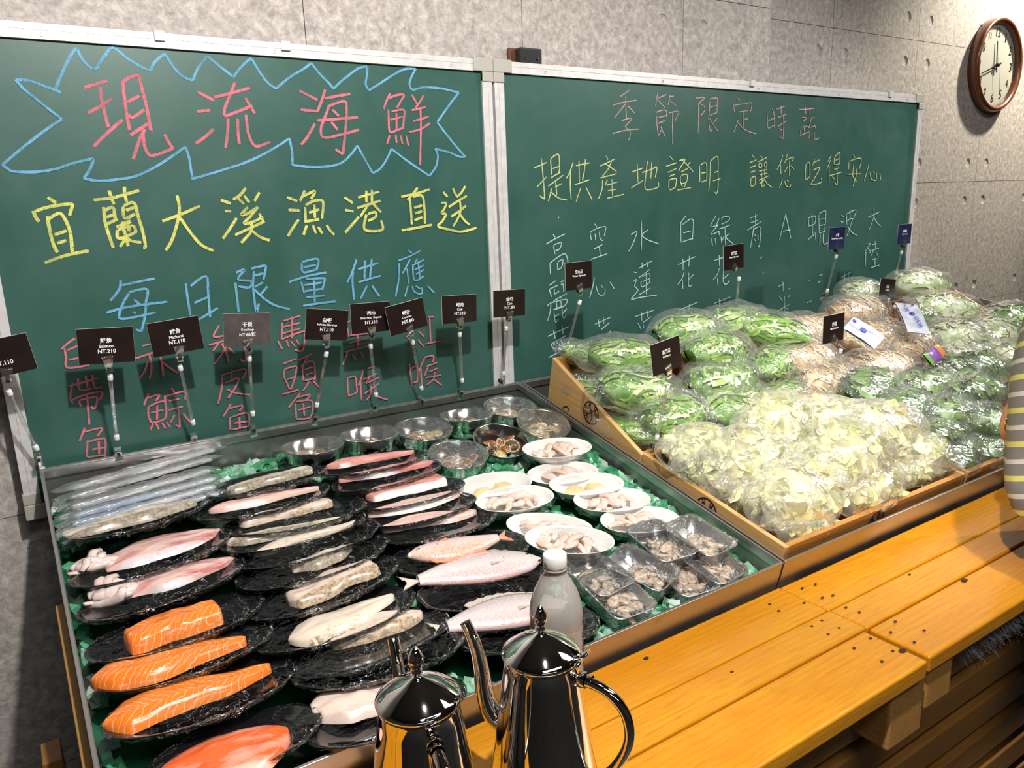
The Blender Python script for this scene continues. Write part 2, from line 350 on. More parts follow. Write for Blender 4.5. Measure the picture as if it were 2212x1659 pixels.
# ------------------------------------------------------------------ chalkboards
ST1 = {
  'blue': '5:66 1691 86 1691 110 1682 124 1677 130 1674;5:123 1680 137 1707 151 1731 164 1747 169 1734 180 1719 192 1716;5:192 1716 197 1726 208 1740 222 1753 242 1737 263 1724 279 1718;5:279 1718 285 1730 295 1740 307 1749;5:307 1749 319 1726 333 1711 350 1705;5:350 1705 362 1728 381 1750;5:381 1750 399 1735 425 1715;5:425 1715 442 1735 463 1752;5:463 1751 476 1727 490 1708 505 1698;5:505 1698 535 1721 561 1736 582 1750;5:582 1750 597 1731 617 1712 624 1703;5:624 1703 641 1718 665 1735 684 1747 703 1751;5:703 1751 700 1733 696 1716 702 1704;5:702 1704 727 1718 761 1738 789 1751 816 1754;5:816 1754 805 1738 798 1721 805 1710 832 1716 873 1716 903 1712 921 1709;5:921 1709 901 1689 861 1644;5:861 1644 885 1616 911 1588 930 1570;5:930 1570 913 1570 889 1579 852 1587;5:852 1587 858 1572 852 1549 834 1528;5:834 1528 803 1547 776 1564 745 1586;5:745 1586 734 1567 716 1545 697 1535;5:697 1535 689 1550 677 1572 667 1592;5:667 1592 651 1574 629 1557 602 1550 562 1548 521 1553;5:523 1553 525 1578 522 1604;5:522 1604 493 1587 456 1568 421 1554;5:421 1554 363 1537 325 1527;5:327 1528 327 1536 326 1566 322 1586;5:322 1586 292 1566 260 1547 228 1533 198 1528 169 1526 144 1530;5:145 1531 157 1547 163 1561 158 1563 127 1555 104 1547 72 1542 41 1543 32 1548 26 1554;5:26 1554 51 1575 80 1598 104 1616 125 1630;5:125 1630 113 1641 90 1663 75 1678 66 1691;5:179 1348 176 1334 167 1322 156 1311;5:180 1338 208 1342 237 1346;5:190 1324 221 1327 216 1302 211 1276 201 1248;5:201 1248 192 1254;5:190 1322 178 1306 168 1285 170 1276 194 1277 231 1282;5:147 1290 186 1297 254 1300;5:196 1310 206 1299;5:192 1286 197 1284;5:291 1332 291 1304 292 1269;5:299 1326 330 1343 330 1310 328 1262;5:302 1293 329 1302;5:305 1259 345 1279;5:387 1345 405 1350 390 1332 415 1326 411 1314 389 1318;5:384 1326 384 1298 384 1266;5:418 1351 445 1355 447 1349 440 1326;5:423 1346 418 1313 419 1264 426 1280;5:423 1337 442 1340;5:422 1314 439 1322;5:447 1313 437 1303 431 1298;5:420 1309 438 1288 460 1272 488 1262;5:523 1356 524 1336 552 1339;5:523 1357 558 1361 553 1339;5:525 1346 553 1349;5:492 1318 531 1327 575 1332;5:518 1316 522 1292;5:529 1321 566 1320 568 1313 561 1295;5:524 1309 562 1311;5:524 1296 561 1298;5:545 1317 543 1272;5:526 1283 566 1283;5:517 1266 556 1268 589 1268;5:644 1354 632 1328 618 1306;5:634 1329 631 1308 631 1268;5:646 1333 694 1343;5:663 1351 659 1311;5:680 1354 672 1312;5:644 1305 698 1315;5:664 1296 646 1268;5:676 1295 684 1281 692 1269;4:769 1366 779 1359;4:743 1345 772 1353 800 1364;4:745 1340 741 1304 730 1265;4:772 1346 762 1331 751 1316;4:763 1326 765 1291;4:791 1347 783 1337;4:778 1334 780 1298 805 1306;4:780 1333 807 1343;4:782 1322 806 1330;4:784 1311 807 1321;4:792 1340 794 1302;4:763 1288 753 1263;4:773 1285 778 1272 796 1266 798 1281;4:782 1285 794 1277;4:812 1283 829 1265',
  'pink': '6:167 1684 205 1697;6:192 1686 192 1660 196 1618;6:166 1641 187 1653 208 1667;6:168 1585 190 1606 221 1632;6:230 1697 229 1673 229 1637 230 1614;6:230 1696 243 1705 257 1708 260 1686 264 1654 265 1628 266 1613;6:233 1662 254 1674;6:232 1641 238 1636 259 1650;6:230 1605 265 1628;6:256 1616 244 1597 229 1563;6:252 1613 251 1589 255 1574 265 1570 300 1583;6:300 1583 294 1593 288 1608;6:356 1685 384 1671;6:351 1650 374 1653;6:341 1592 359 1604 377 1619;6:385 1677 412 1684 454 1697;6:427 1706 414 1681 402 1657 401 1644 417 1649 455 1664;6:443 1678 450 1665 458 1650;6:406 1639 402 1612 395 1585;6:424 1639 422 1612 422 1592;6:441 1647 441 1617 446 1597 456 1588 483 1597;6:552 1696 588 1680;6:551 1660 585 1658;6:606 1701 597 1680 585 1657;6:545 1592 560 1608 578 1634;6:604 1684 660 1695;6:608 1667 624 1674 647 1679 648 1656 642 1619 633 1574;6:633 1574 617 1584;6:612 1671 601 1648 590 1625 594 1607 631 1613 673 1624;6:583 1640 626 1644 673 1649;6:618 1662 631 1650;6:613 1638 626 1623;5:751 1700 740 1683 733 1667;5:745 1689 766 1697 783 1698 776 1687 764 1671;5:744 1667 743 1645 744 1621 761 1625 777 1630;5:751 1663 780 1667 779 1648 775 1627;5:747 1646 778 1653;5:762 1660 760 1626;5:743 1614 735 1596;5:757 1614 758 1598;5:769 1614 772 1596;5:782 1614 786 1592;5:802 1699 815 1678;5:830 1699 822 1687 809 1673;5:799 1667 835 1675;5:801 1644 840 1655;5:789 1621 818 1628 842 1641;5:821 1673 819 1629 812 1551;4:90 1249 78 1242 66 1232;4:71 1233 71 1216 71 1197 106 1197;4:75 1229 99 1233 99 1199;4:75 1211 100 1213;4:67 1163 90 1166 116 1171;4:84 1175 84 1153 103 1153;4:97 1178 97 1155;4:108 1178 108 1158 111 1152 121 1154;4:74 1168 67 1142 69 1129;4:69 1136 86 1142 119 1144 114 1130;4:82 1122 81 1133 99 1136 109 1135 108 1124 102 1114 98 1119;4:94 1141 92 1111 90 1085;4:82 1081 76 1069 70 1057;4:78 1073 109 1075 100 1061;4:83 1056 77 1024;4:83 1053 105 1055 112 1050 107 1018;4:88 1037 110 1037;4:101 1052 98 1022;4:78 1024 107 1022;4:199 1221 217 1223;4:182 1198 213 1205 221 1205;4:205 1190 196 1172 187 1160;4:209 1202 210 1179 203 1155;4:228 1196 229 1176 228 1157;4:230 1185 242 1172 255 1160;4:198 1128 192 1117 187 1106;4:193 1119 216 1123 209 1111;4:194 1102 192 1086 195 1069;4:195 1102 215 1108 225 1104 221 1074 196 1069;4:197 1089 220 1091;4:210 1102 206 1073;4:198 1067 192 1056;4:203 1067 207 1054;4:214 1067 219 1053;4:222 1066 228 1054;4:240 1132 244 1123;4:226 1119 225 1104;4:228 1117 261 1121 262 1105;4:232 1107 251 1108;4:229 1089 256 1092;4:246 1091 247 1071 245 1051;4:245 1051 238 1057;4:239 1078 229 1063;4:255 1077 266 1056;4:343 1244 330 1223 354 1223;4:319 1207 347 1212;4:340 1211 325 1194;4:343 1208 349 1193 353 1170 350 1170;4:352 1200 344 1189 325 1168;4:356 1197 367 1184;4:388 1196 387 1167 375 1170;4:334 1143 383 1149 375 1128;4:336 1141 332 1113 322 1085;4:357 1152 355 1134;4:341 1126 368 1132 359 1113 343 1094;4:343 1113 360 1102 387 1094;4:347 1081 337 1067 329 1058;4:340 1072 369 1074 362 1063;4:342 1055 340 1027;4:343 1053 378 1056 377 1026;4:349 1040 376 1039;4:361 1051 359 1026;4:345 1027 375 1028;4:469 1236 464 1200;4:472 1239 509 1246;4:469 1226 506 1231;4:468 1213 505 1219;4:490 1246 486 1200;4:464 1201 512 1212 514 1201 506 1172 490 1175;4:456 1199 463 1180;4:474 1198 478 1183;4:483 1195 491 1182;4:495 1196 503 1180;4:462 1149 492 1156;4:464 1137 461 1122 465 1109 470 1092;4:464 1137 488 1140 488 1129 480 1107 472 1091;4:466 1114 483 1117;4:453 1084 489 1088;4:494 1152 526 1162;4:514 1156 505 1142 497 1138;4:503 1139 501 1116 502 1106;4:503 1142 527 1145 528 1112 524 1105;4:507 1130 525 1134;4:508 1118 525 1121;4:504 1106 525 1108;4:514 1102 498 1084;4:522 1103 536 1084;4:492 1080 479 1068 464 1053;4:485 1072 512 1074 505 1064;4:479 1060 478 1027;4:480 1063 515 1059 509 1024 478 1025;4:485 1044 512 1047;4:496 1057 496 1029;4:611 1221 621 1223;4:610 1207 612 1188;4:610 1174 657 1180;4:632 1195 631 1166;4:600 1156 656 1162;4:614 1191 658 1191;4:606 1154 599 1141 592 1128;4:616 1148 624 1134;4:636 1150 643 1136;4:600 1096 599 1075 600 1054;4:601 1097 618 1097 620 1077 618 1061 599 1057;4:639 1110 631 1089 624 1076;4:630 1086 629 1065 629 1040;4:649 1112 667 1114;4:637 1088 670 1097;4:654 1093 642 1079;4:642 1078 675 1087;4:637 1055 673 1073;4:655 1071 651 1053 641 1039;4:659 1051 673 1041 692 1032;4:807 1211 823 1210;4:812 1208 811 1149;4:796 1149 838 1151;4:750 1171 766 1182;4:755 1169 761 1152;4:781 1181 795 1166;4:778 1161 792 1143;4:753 1108 755 1053;4:754 1095 772 1098 769 1059;4:757 1061 770 1063;4:792 1115 781 1097 776 1086;4:781 1095 781 1048;4:792 1117 815 1118 814 1103;4:795 1095 827 1101;4:803 1099 789 1073;4:793 1068 834 1069;4:802 1081 826 1087;4:817 1080 813 1063 794 1051;4:815 1060 834 1043',
  'yellow': '6:84 1499 96 1489;6:59 1477 61 1467 65 1458;6:62 1476 84 1483 121 1488;6:121 1488 118 1479 113 1467;6:79 1467 79 1442 81 1419 85 1404;6:80 1462 91 1469 100 1471 107 1455 110 1434 108 1403;6:85 1435 105 1441;6:87 1420 102 1424;6:63 1387 97 1398 135 1404;6:155 1493 186 1496 232 1508;6:182 1509 184 1495 187 1484;6:208 1515 207 1503 208 1488;6:169 1480 168 1452 172 1423 175 1407;6:169 1473 184 1479 185 1458;6:171 1462 187 1467;6:171 1450 189 1458;6:201 1480 201 1459 219 1466;6:202 1481 220 1486 224 1460 228 1433 229 1407 225 1405;6:205 1473 220 1478;6:194 1449 210 1454;6:196 1453 198 1430 200 1408;6:185 1444 211 1452;6:186 1439 186 1423 214 1432;6:187 1439 212 1445 216 1435 214 1432;6:196 1440 197 1432;6:207 1444 204 1435;6:198 1423 186 1408;6:200 1423 208 1417 223 1414;6:296 1498 297 1471 286 1436 274 1411 263 1397;6:264 1451 300 1463 335 1477;6:295 1459 311 1429 329 1403 350 1391;6:375 1487 393 1480;6:380 1466 392 1465;6:370 1413 386 1432 401 1452;6:425 1509 413 1496 398 1487;6:406 1492 418 1478;6:420 1494 429 1481;6:451 1500 439 1483;6:425 1472 411 1458 424 1460 445 1472;6:445 1472 428 1454 414 1441 429 1442 453 1452;6:446 1459 453 1441;6:394 1419 420 1429 455 1443;6:430 1446 426 1425 416 1414 404 1403;6:428 1426 442 1413 461 1405;6:505 1489 526 1481;6:506 1464 529 1462;6:499 1411 510 1426 525 1444;6:544 1502 538 1491 531 1481;6:541 1491 565 1500 555 1484;6:541 1469 540 1453 539 1437;6:542 1472 560 1480 578 1481 580 1469 575 1444;6:548 1457 571 1463;6:561 1473 560 1446;6:539 1439 569 1443;6:541 1432 532 1412;6:554 1431 559 1414;6:565 1427 573 1413;6:584 1430 590 1419 599 1409;6:628 1486 646 1474;6:627 1460 646 1456;6:623 1412 641 1429 658 1445;6:659 1485 709 1496;6:679 1499 677 1474;6:692 1500 690 1475;6:655 1463 710 1477;6:681 1469 670 1456 661 1445;6:691 1472 710 1452;6:679 1450 697 1453 695 1442 677 1435;6:675 1449 667 1421 680 1413 710 1415 708 1435;6:760 1484 797 1490 833 1499;6:802 1503 788 1488 775 1476;6:781 1479 782 1450 782 1423;6:789 1483 812 1485 816 1456 815 1423;6:790 1459 811 1464;6:791 1447 810 1451;6:789 1432 810 1438;6:756 1411 794 1415 833 1420;6:866 1492 877 1481;6:859 1468 872 1467 867 1455 859 1445 870 1442 860 1427 848 1416 878 1407 909 1401 951 1408;6:892 1500 897 1488 904 1480;6:925 1504 914 1490 901 1480;6:878 1458 904 1471 928 1482;6:883 1436 906 1448 925 1460;6:909 1471 909 1448 898 1427 887 1414;6:908 1440 920 1425 932 1416',}
ST2 = {
  'pale_pink': '3:1432 1738 1401 1721;3:1376 1699 1415 1708 1458 1714;3:1419 1722 1420 1692 1422 1669;3:1417 1703 1401 1687 1380 1668;3:1427 1699 1450 1682;3:1405 1662 1441 1669 1420 1650 1417 1647;3:1374 1629 1419 1638 1466 1642;3:1420 1645 1434 1635 1433 1620 1427 1612;3:1532 1736 1527 1716 1525 1701;3:1532 1722 1564 1733;3:1531 1719 1560 1698;3:1577 1731 1571 1706;3:1577 1729 1592 1730;3:1575 1719 1603 1704;3:1527 1686 1553 1693 1566 1689 1564 1676;3:1529 1678 1531 1650 1537 1628 1546 1642;3:1535 1673 1564 1679;3:1535 1658 1559 1666;3:1544 1650 1562 1623;3:1574 1686 1610 1692 1604 1678 1596 1664;3:1588 1690 1588 1651 1590 1604;3:1675 1728 1711 1731 1688 1716;3:1688 1715 1710 1708 1712 1697 1697 1683;3:1687 1715 1688 1680 1688 1634;3:1730 1728 1760 1732 1762 1720 1762 1692;3:1732 1722 1731 1698 1729 1671 1737 1641 1744 1651;3:1734 1707 1762 1712;3:1733 1685 1761 1693;3:1763 1678 1746 1663;3:1733 1676 1748 1660 1770 1641;3:1847 1735 1857 1728;3:1829 1717 1835 1697;3:1832 1715 1870 1720 1907 1724 1904 1700;3:1852 1697 1893 1703;3:1872 1699 1874 1655;3:1876 1678 1894 1680;3:1851 1675 1843 1657 1834 1641;3:1851 1668 1882 1649 1931 1638;3:1979 1697 1983 1660 1992 1657 2015 1665;3:2000 1712 2010 1695 2015 1657;3:1984 1677 2013 1685;3:2021 1711 2059 1721;3:2040 1722 2043 1696;3:2027 1687 2066 1698;3:2029 1661 2070 1679;3:2052 1694 2057 1662 2056 1626;3:2056 1626 2040 1631;3:2034 1655 2051 1651;3:2125 1713 2202 1719;3:2156 1722 2160 1702;3:2179 1721 2180 1701;3:2143 1691 2164 1690 2150 1679;3:2184 1690 2206 1692;3:2141 1664 2138 1643;3:2136 1637 2187 1650;3:2153 1667 2160 1643;3:2161 1664 2171 1666;3:2191 1695 2181 1668 2176 1661 2211 1668;3:2203 1673 2214 1659;3:2183 1643 2182 1628;3:2195 1645 2197 1630;3:2208 1648 2212 1627 2237 1632',
  'pale_yellow': '3.4:1123 1544 1161 1557;3.4:1145 1567 1148 1535 1151 1499 1152 1469;3.4:1152 1469 1138 1477;3.4:1130 1499 1160 1523;3.4:1173 1566 1175 1527;3.4:1175 1567 1189 1575 1199 1574 1200 1542 1196 1531;3.4:1179 1542 1199 1548;3.4:1172 1520 1202 1533;3.4:1164 1500 1211 1526;3.4:1187 1510 1190 1478;3.4:1185 1498 1208 1506;3.4:1174 1495 1169 1479 1163 1464;3.4:1173 1485 1197 1470 1222 1465;3.4:1243 1557 1234 1537 1221 1518;3.4:1234 1533 1233 1497 1235 1466;3.4:1252 1549 1297 1556;3.4:1262 1561 1262 1509;3.4:1283 1565 1279 1536 1272 1513;3.4:1247 1502 1295 1514;3.4:1267 1494 1258 1477 1251 1460;3.4:1283 1496 1293 1481 1303 1464;3.4:1351 1573 1358 1564;3.4:1332 1548 1380 1565;3.4:1370 1561 1359 1541 1339 1523;3.4:1346 1555 1387 1534;3.4:1331 1518 1387 1528;3.4:1339 1513 1337 1490 1325 1466;3.4:1356 1514 1347 1499;3.4:1352 1499 1389 1507;3.4:1371 1515 1372 1472;3.4:1356 1485 1387 1489;3.4:1354 1466 1411 1475;3.4:1440 1532 1479 1542;3.4:1459 1553 1462 1506;3.4:1438 1491 1481 1510;3.4:1477 1530 1512 1539 1531 1544 1525 1517;3.4:1496 1560 1490 1519 1487 1493 1498 1485 1535 1491 1537 1504;3.4:1512 1557 1509 1514;3.4:1579 1573 1593 1562;3.4:1565 1546 1607 1556;3.4:1572 1530 1607 1541;3.4:1576 1519 1599 1525;3.4:1577 1510 1579 1484 1602 1490;3.4:1579 1510 1604 1513 1602 1490;3.4:1614 1561 1638 1565 1622 1545 1613 1533;3.4:1626 1564 1646 1550 1670 1532;3.4:1659 1558 1646 1548;3.4:1623 1531 1650 1541;3.4:1625 1522 1646 1524 1645 1504 1623 1501 1621 1521;3.4:1623 1501 1629 1490;3.4:1645 1504 1637 1490;3.4:1610 1482 1663 1488;3.2:1696 1547 1698 1503;3.2:1698 1549 1723 1554 1726 1507;3.2:1704 1527 1722 1529;3.2:1702 1502 1726 1507;3.2:1739 1561 1739 1517 1735 1476;3.2:1741 1561 1768 1572 1772 1530 1774 1488 1768 1469 1759 1474;3.2:1755 1528 1772 1532;3.2:1752 1505 1783 1511;3.2:1917 1579 1927 1568;3.2:1904 1555 1938 1564;3.2:1910 1542 1935 1547;3.2:1912 1528 1933 1532;3.2:1915 1512 1917 1488 1935 1491;3.2:1917 1512 1934 1515 1935 1491;3.2:1956 1576 1963 1569;3.2:1945 1558 1985 1571;3.2:1948 1552 1951 1542 1962 1544 1959 1554 1948 1552;3.2:1973 1554 1976 1544 1985 1545 1982 1557 1973 1554;3.2:1951 1531 1986 1536;3.2:1954 1520 1989 1525;3.2:1960 1535 1964 1514;3.2:1974 1536 1978 1516;3.2:1951 1504 1996 1517;3.2:1967 1508 1966 1485 1981 1492;3.2:1954 1494 1976 1504;3.2:1976 1508 1991 1493 2014 1482;3.2:2058 1578 2048 1555 2033 1535;3.2:2048 1554 2053 1522;3.2:2079 1581 2071 1561 2067 1555;3.2:2071 1563 2109 1572 2103 1560;3.2:2091 1561 2094 1516;3.2:2085 1546 2069 1527;3.2:2099 1546 2115 1536;3.2:2061 1506 2055 1492 2047 1480;3.2:2073 1501 2079 1487 2097 1482 2103 1490;3.2:2083 1504 2091 1498;3.2:2173 1552 2174 1506 2194 1512;3.2:2175 1553 2191 1554 2196 1513;3.2:2215 1566 2206 1546;3.2:2208 1555 2240 1564;3.2:2210 1532 2243 1540 2220 1508 2204 1487 2255 1494 2254 1508;3.2:2300 1577 2283 1558;3.2:2298 1564 2280 1533;3.2:2292 1549 2297 1493;3.2:2317 1571 2321 1549 2348 1553;3.2:2319 1574 2339 1587 2346 1582 2347 1553;3.2:2323 1563 2344 1568;3.2:2320 1534 2347 1539;3.2:2295 1514 2362 1525;3.2:2333 1536 2341 1487 2327 1493;3.2:2312 1511 2323 1504;3.2:2419 1581 2429 1571;3.2:2397 1558 2399 1534;3.2:2399 1560 2462 1569 2458 1535;3.2:2393 1518 2469 1519;3.2:2425 1550 2424 1513 2446 1495;3.2:2444 1537 2441 1509 2428 1478;3.2:2510 1550 2502 1525 2491 1496;3.2:2520 1525 2531 1502 2558 1498 2560 1521;3.2:2540 1527 2547 1518;3.2:2578 1521 2587 1499;5:1192 1423 1194 1422',
  'white': '3:1176 1382 1182 1374;3:1154 1359 1184 1371 1214 1381;3:1176 1352 1181 1332;3:1177 1355 1201 1360 1196 1345 1182 1340;3:1164 1311 1165 1282;3:1165 1311 1192 1325 1212 1331 1220 1318 1221 1305;3:1187 1310 1188 1291;3:1189 1312 1205 1316 1201 1298 1190 1292;3:1159 1254 1181 1264;3:1160 1245 1166 1224;3:1162 1245 1187 1252;3:1176 1244 1177 1231 1192 1237;3:1197 1260 1207 1262;3:1197 1252 1204 1254 1205 1233;3:1192 1223 1198 1217;3:1172 1213 1216 1228;3:1152 1203 1164 1209;3:1164 1207 1160 1183 1151 1163;3:1165 1209 1214 1213 1207 1197 1173 1190;3:1181 1210 1183 1194;3:1196 1211 1197 1195;3:1170 1190 1202 1197;3:1173 1182 1177 1158 1188 1164;3:1174 1172 1189 1177;3:1199 1189 1202 1165 1212 1171;3:1200 1177 1215 1189;3:1151 1123 1221 1141;3:1170 1136 1175 1114;3:1198 1145 1201 1124;3:1161 1101 1210 1118;3:1162 1100 1168 1090 1180 1086;3:1187 1098 1193 1092;3:1152 1067 1199 1080;3:1311 1402 1318 1393;3:1295 1382 1299 1361;3:1296 1382 1323 1391 1347 1393 1347 1383 1343 1369;3:1312 1377 1314 1359;3:1326 1381 1329 1363 1339 1357;3:1308 1337 1336 1347;3:1326 1342 1329 1318;3:1297 1311 1353 1322;3:1308 1263 1302 1238 1291 1211;3:1313 1241 1321 1219 1335 1211 1343 1218 1345 1229;3:1330 1242 1337 1232;3:1362 1246 1378 1226;3:1308 1137 1363 1150;3:1320 1150 1323 1128;3:1338 1153 1339 1135;3:1330 1120 1360 1136;3:1364 1113 1353 1103;3:1474 1404 1476 1366 1475 1324;3:1437 1368 1458 1375 1450 1354 1439 1336 1428 1323;3:1500 1378 1477 1365 1501 1350 1540 1338;3:1465 1275 1515 1292;3:1478 1290 1479 1274;3:1496 1292 1498 1276;3:1444 1267 1458 1264;3:1444 1240 1458 1245 1450 1228 1463 1216 1450 1203 1439 1192 1469 1194 1535 1195;3:1465 1249 1508 1269;3:1474 1240 1478 1223 1510 1234;3:1478 1251 1506 1257 1506 1235;3:1480 1237 1508 1244;3:1493 1261 1495 1199;3:1467 1202 1510 1217;3:1452 1142 1524 1153;3:1475 1154 1478 1128;3:1497 1156 1499 1137;3:1480 1121 1514 1136;3:1463 1123 1475 1104;3:1482 1118 1486 1107;3:1515 1120 1503 1104;3:1644 1411 1624 1392;3:1624 1391 1625 1364 1626 1338;3:1632 1387 1672 1399 1672 1342;3:1635 1363 1665 1367;3:1626 1337 1675 1346;3:1615 1274 1685 1293;3:1635 1290 1637 1257;3:1661 1297 1659 1266;3:1641 1252 1632 1233 1616 1218;3:1634 1230 1637 1203;3:1681 1243 1656 1226;3:1660 1248 1659 1216 1665 1208 1675 1212;3:1622 1142 1700 1159;3:1642 1155 1646 1132;3:1664 1157 1663 1139;3:1653 1119 1674 1132;3:1768 1407 1745 1376 1779 1380;3:1781 1398 1769 1378;3:1779 1380 1746 1353 1784 1361;3:1780 1360 1786 1348;3:1751 1341 1756 1319;3:1766 1342 1771 1321;3:1791 1394 1798 1401 1824 1400 1822 1390 1798 1382 1792 1380;3:1782 1367 1831 1377;3:1807 1373 1812 1318;3:1791 1345 1794 1330;3:1804 1345 1792 1327;3:1828 1352 1813 1341 1843 1322;3:1763 1276 1802 1283;3:1785 1291 1788 1258;3:1788 1252 1778 1233 1762 1219;3:1781 1224 1783 1203;3:1806 1250 1806 1210 1821 1202 1834 1213;3:1829 1232 1807 1219;3:1769 1148 1839 1161;3:1790 1160 1793 1135;3:1810 1159 1813 1144;3:1796 1129 1828 1141;3:1941 1408 1942 1373;3:1916 1393 1950 1400;3:1919 1379 1953 1386;3:1906 1358 1971 1382;3:1935 1366 1930 1338 1923 1305;3:1933 1359 1965 1365 1967 1336 1964 1307 1957 1310;3:1940 1342 1946 1340;3:1940 1329 1947 1323;3:1955 1342 1958 1325;3:2084 1400 2073 1368 2059 1319;3:2083 1400 2098 1364 2115 1322;3:2074 1347 2111 1350;3:2198 1383 2203 1359;3:2200 1383 2233 1388 2232 1364 2202 1357;3:2215 1398 2225 1329;3:2200 1313 2233 1329;3:2236 1337 2244 1307;3:2251 1392 2259 1331;3:2253 1395 2279 1403 2288 1397 2288 1336;3:2260 1376 2284 1378;3:2262 1356 2286 1359;3:2262 1332 2288 1337;3:2265 1327 2265 1294;3:2280 1331 2286 1296 2308 1299;3:2373 1385 2390 1380;3:2373 1364 2387 1363;3:2401 1387 2407 1353;3:2403 1389 2453 1400 2440 1369;3:2419 1403 2422 1373;3:2409 1367 2436 1372 2423 1339 2411 1316;3:2411 1347 2441 1325 2469 1314;3:2558 1402 2559 1371 2537 1329;3:2525 1372 2592 1389;3:2559 1374 2579 1355 2605 1339;3:2527 1264 2530 1203;3:2528 1281 2552 1282 2536 1269 2555 1254 2544 1249;3:2578 1289 2585 1260;3:2564 1277 2588 1280;3:2561 1257 2606 1263;3:2573 1256 2558 1236;3:2585 1255 2607 1231;3:2585 1231 2589 1202;3:2568 1225 2601 1226;3:2565 1197 2615 1202;2.4:2064 1174 2088 1180;2.4:2085 1187 2088 1156;2.4:2110 1160 2120 1163;2.4:2069 1143 2087 1125;2.4:2096 1140 2097 1124;2.4:2124 1143 2112 1131;2.4:2062 1095 2121 1110;2.4:2098 1122 2100 1088;2.4:2096 1108 2082 1093;2.4:2101 1106 2115 1093;2.4:2387 1174 2450 1191;2.4:2410 1191 2416 1159;2.4:2433 1191 2436 1161;2.4:2410 1139 2443 1152;2.4:2587 1142 2612 1144;2.4:2599 1157 2602 1131;2.4:2212 1106 2236 1111;2.4:1987 1123 1976 1109;2.4:1932 1121 1945 1110;2.4:2269 1192 2288 1195;2.4:2268 1170 2281 1173;2.4:1969 1269 1978 1274;2.4:1984 1224 1988 1222;2.4:2214 1181 2219 1180',}
def crom(P, k=5):
    if len(P) == 2: return [P[0].lerp(P[1], i / 4) for i in range(5)]
    out = []; Q = [P[0]] + P + [P[-1]]
    for i in range(1, len(Q) - 2):
        a, b, c, d = Q[i-1:i+3]
        for j in range(k):
            t = j / k
            out.append(.5 * ((2*b) + (c-a)*t + (2*a-5*b+4*c-d)*t*t + (3*b-a-3*c+d)*t*t*t))
    return out + [P[-1]]
def ribbon(g, pts, wd, y, seed):
    n = len(pts); L = []
    for i, p in enumerate(pts):
        t = (pts[min(i+1, n-1)] - pts[max(i-1, 0)]); t = t.normalized() if t.length else Vector((1, 0))
        nr = Vector((-t.y, t.x)); f = 1 - .12 * (1 if i in (0, n-1) else 0) + .13 * noise.noise(Vector((p.x*35, p.y*35, seed)))
        L += [p + nr * wd * f / 2, p - nr * wd * f / 2]
    vs = [(p.x, y, p.y) for p in L]
    fs = [(2*i, 2*i+1, 2*i+3, 2*i+2) for i in range(n-1)]
    # short tapered ends
    g.add(vs, fs)
def chalkboard(x0, x1, z0, z1, label, strokes, ofs):
    y = 1.6; fw = .026
    b = thing('chalkboard', label, 'chalkboard', T((x0, y, z0)))
    MI = T((-x0, -y, -z0))
    def P(name, g, m, bev=0, smooth=False):
        g.v = [tuple(MI @ Vector(v)) for v in g.v]; return obj(name, g, m, b, smooth, None, bev)
    P('writing_surface', G().box(x0, x1, y, y+.012, z0, z1), M['board'])
    fr = G(); 
    for (a0, a1, c0, c1) in ((x0-fw, x1+fw, z1, z1+fw), (x0-fw, x1+fw, z0-fw, z0), (x0-fw, x0, z0, z1), (x1, x1+fw, z0, z1)):
        fr.box(a0, a1, y-.006, y+.018, c0, c1)
    for (a0, a1, c0, c1) in ((x0-fw, x1+fw, z1+fw*.55, z1+fw*.60), (x0-fw*.6, x0-fw*.55, z0, z1), (x1+fw*.55, x1+fw*.6, z0, z1)):
        fr.box(a0, a1, y-.0064, y-.004, c0, c1, 1)
    P('frame', fr, [M['alu'], M['plas_grey']], .0015)
    for cx, cz in ((x0, z1), (x1, z1), (x0, z0), (x1, z0)):
        sx = -1 if cx == x0 else 1; sz = 1 if cz == z1 else -1; cg = G()
        def rect(a, b_, c, d): cg.box(min(a, b_), max(a, b_), y-.009, y+.02, min(c, d), max(c, d))
        rect(cx + sx*(fw+.003), cx - sx*.022, cz, cz + sz*(fw+.003)); rect(cx + sx*(fw+.003), cx, cz - sz*.022, cz)
        P('corner_bracket', cg, M['plas_grey'], .002)
    sg = G()
    n = max(3, int((x1-x0)/.32))
    for i in range(n): sg.lathe([(0, -.0015), (.0028, -.001), (.003, .001)], 10, 0, T((x0+.12+i*(x1-x0-.2)/(n-1), y-.0065, z1+fw*.3)) @ Rm(90, 'X'))
    P('screws', sg, M['chrome'], smooth=True)
    for cx in ofs:
        P('rail_clip', G().box(cx-.009, cx+.009, y-.011, y-.004, z1+fw*.45, z1+fw+.003), M['alu'], .001)
    for col, s in strokes.items():
        g = G()
        for k, st in enumerate(s.split(';')):
            wd, pts = st.split(':'); q = list(map(int, pts.split()))
            pv = [Vector((q[i]/1000, q[i+1]/1000)) for i in range(0, len(q), 2)]
            ribbon(g, crom(pv), float(wd)/1000 * .92, y - .0006 - .00002 * k, k)
        P('lettering', g, M['chalk_' + col])['label'] = 'handwriting in %s chalk' % col.replace('_', ' ')
    return b
chalkboard(-.006, .981, .955, 1.757, 'green chalkboard with a jagged blue burst around big pink characters, behind the fish tray', ST1, [.30, .53])
chalkboard(1.040, 2.780, .955, 1.757, 'longer green chalkboard with thin pale characters, behind the bagged vegetables', ST2, [1.9, 2.6])
hk = thing('wall_bracket', 'small brown plate with black clamp on the wall above the second chalkboard corner', 'bracket', T((1.126, 1.64, 1.80)))
obj('plate', G().box(-.048, .048, -.012, 0, -.03, .022), M['brown'], hk, False, None, .006, 3)
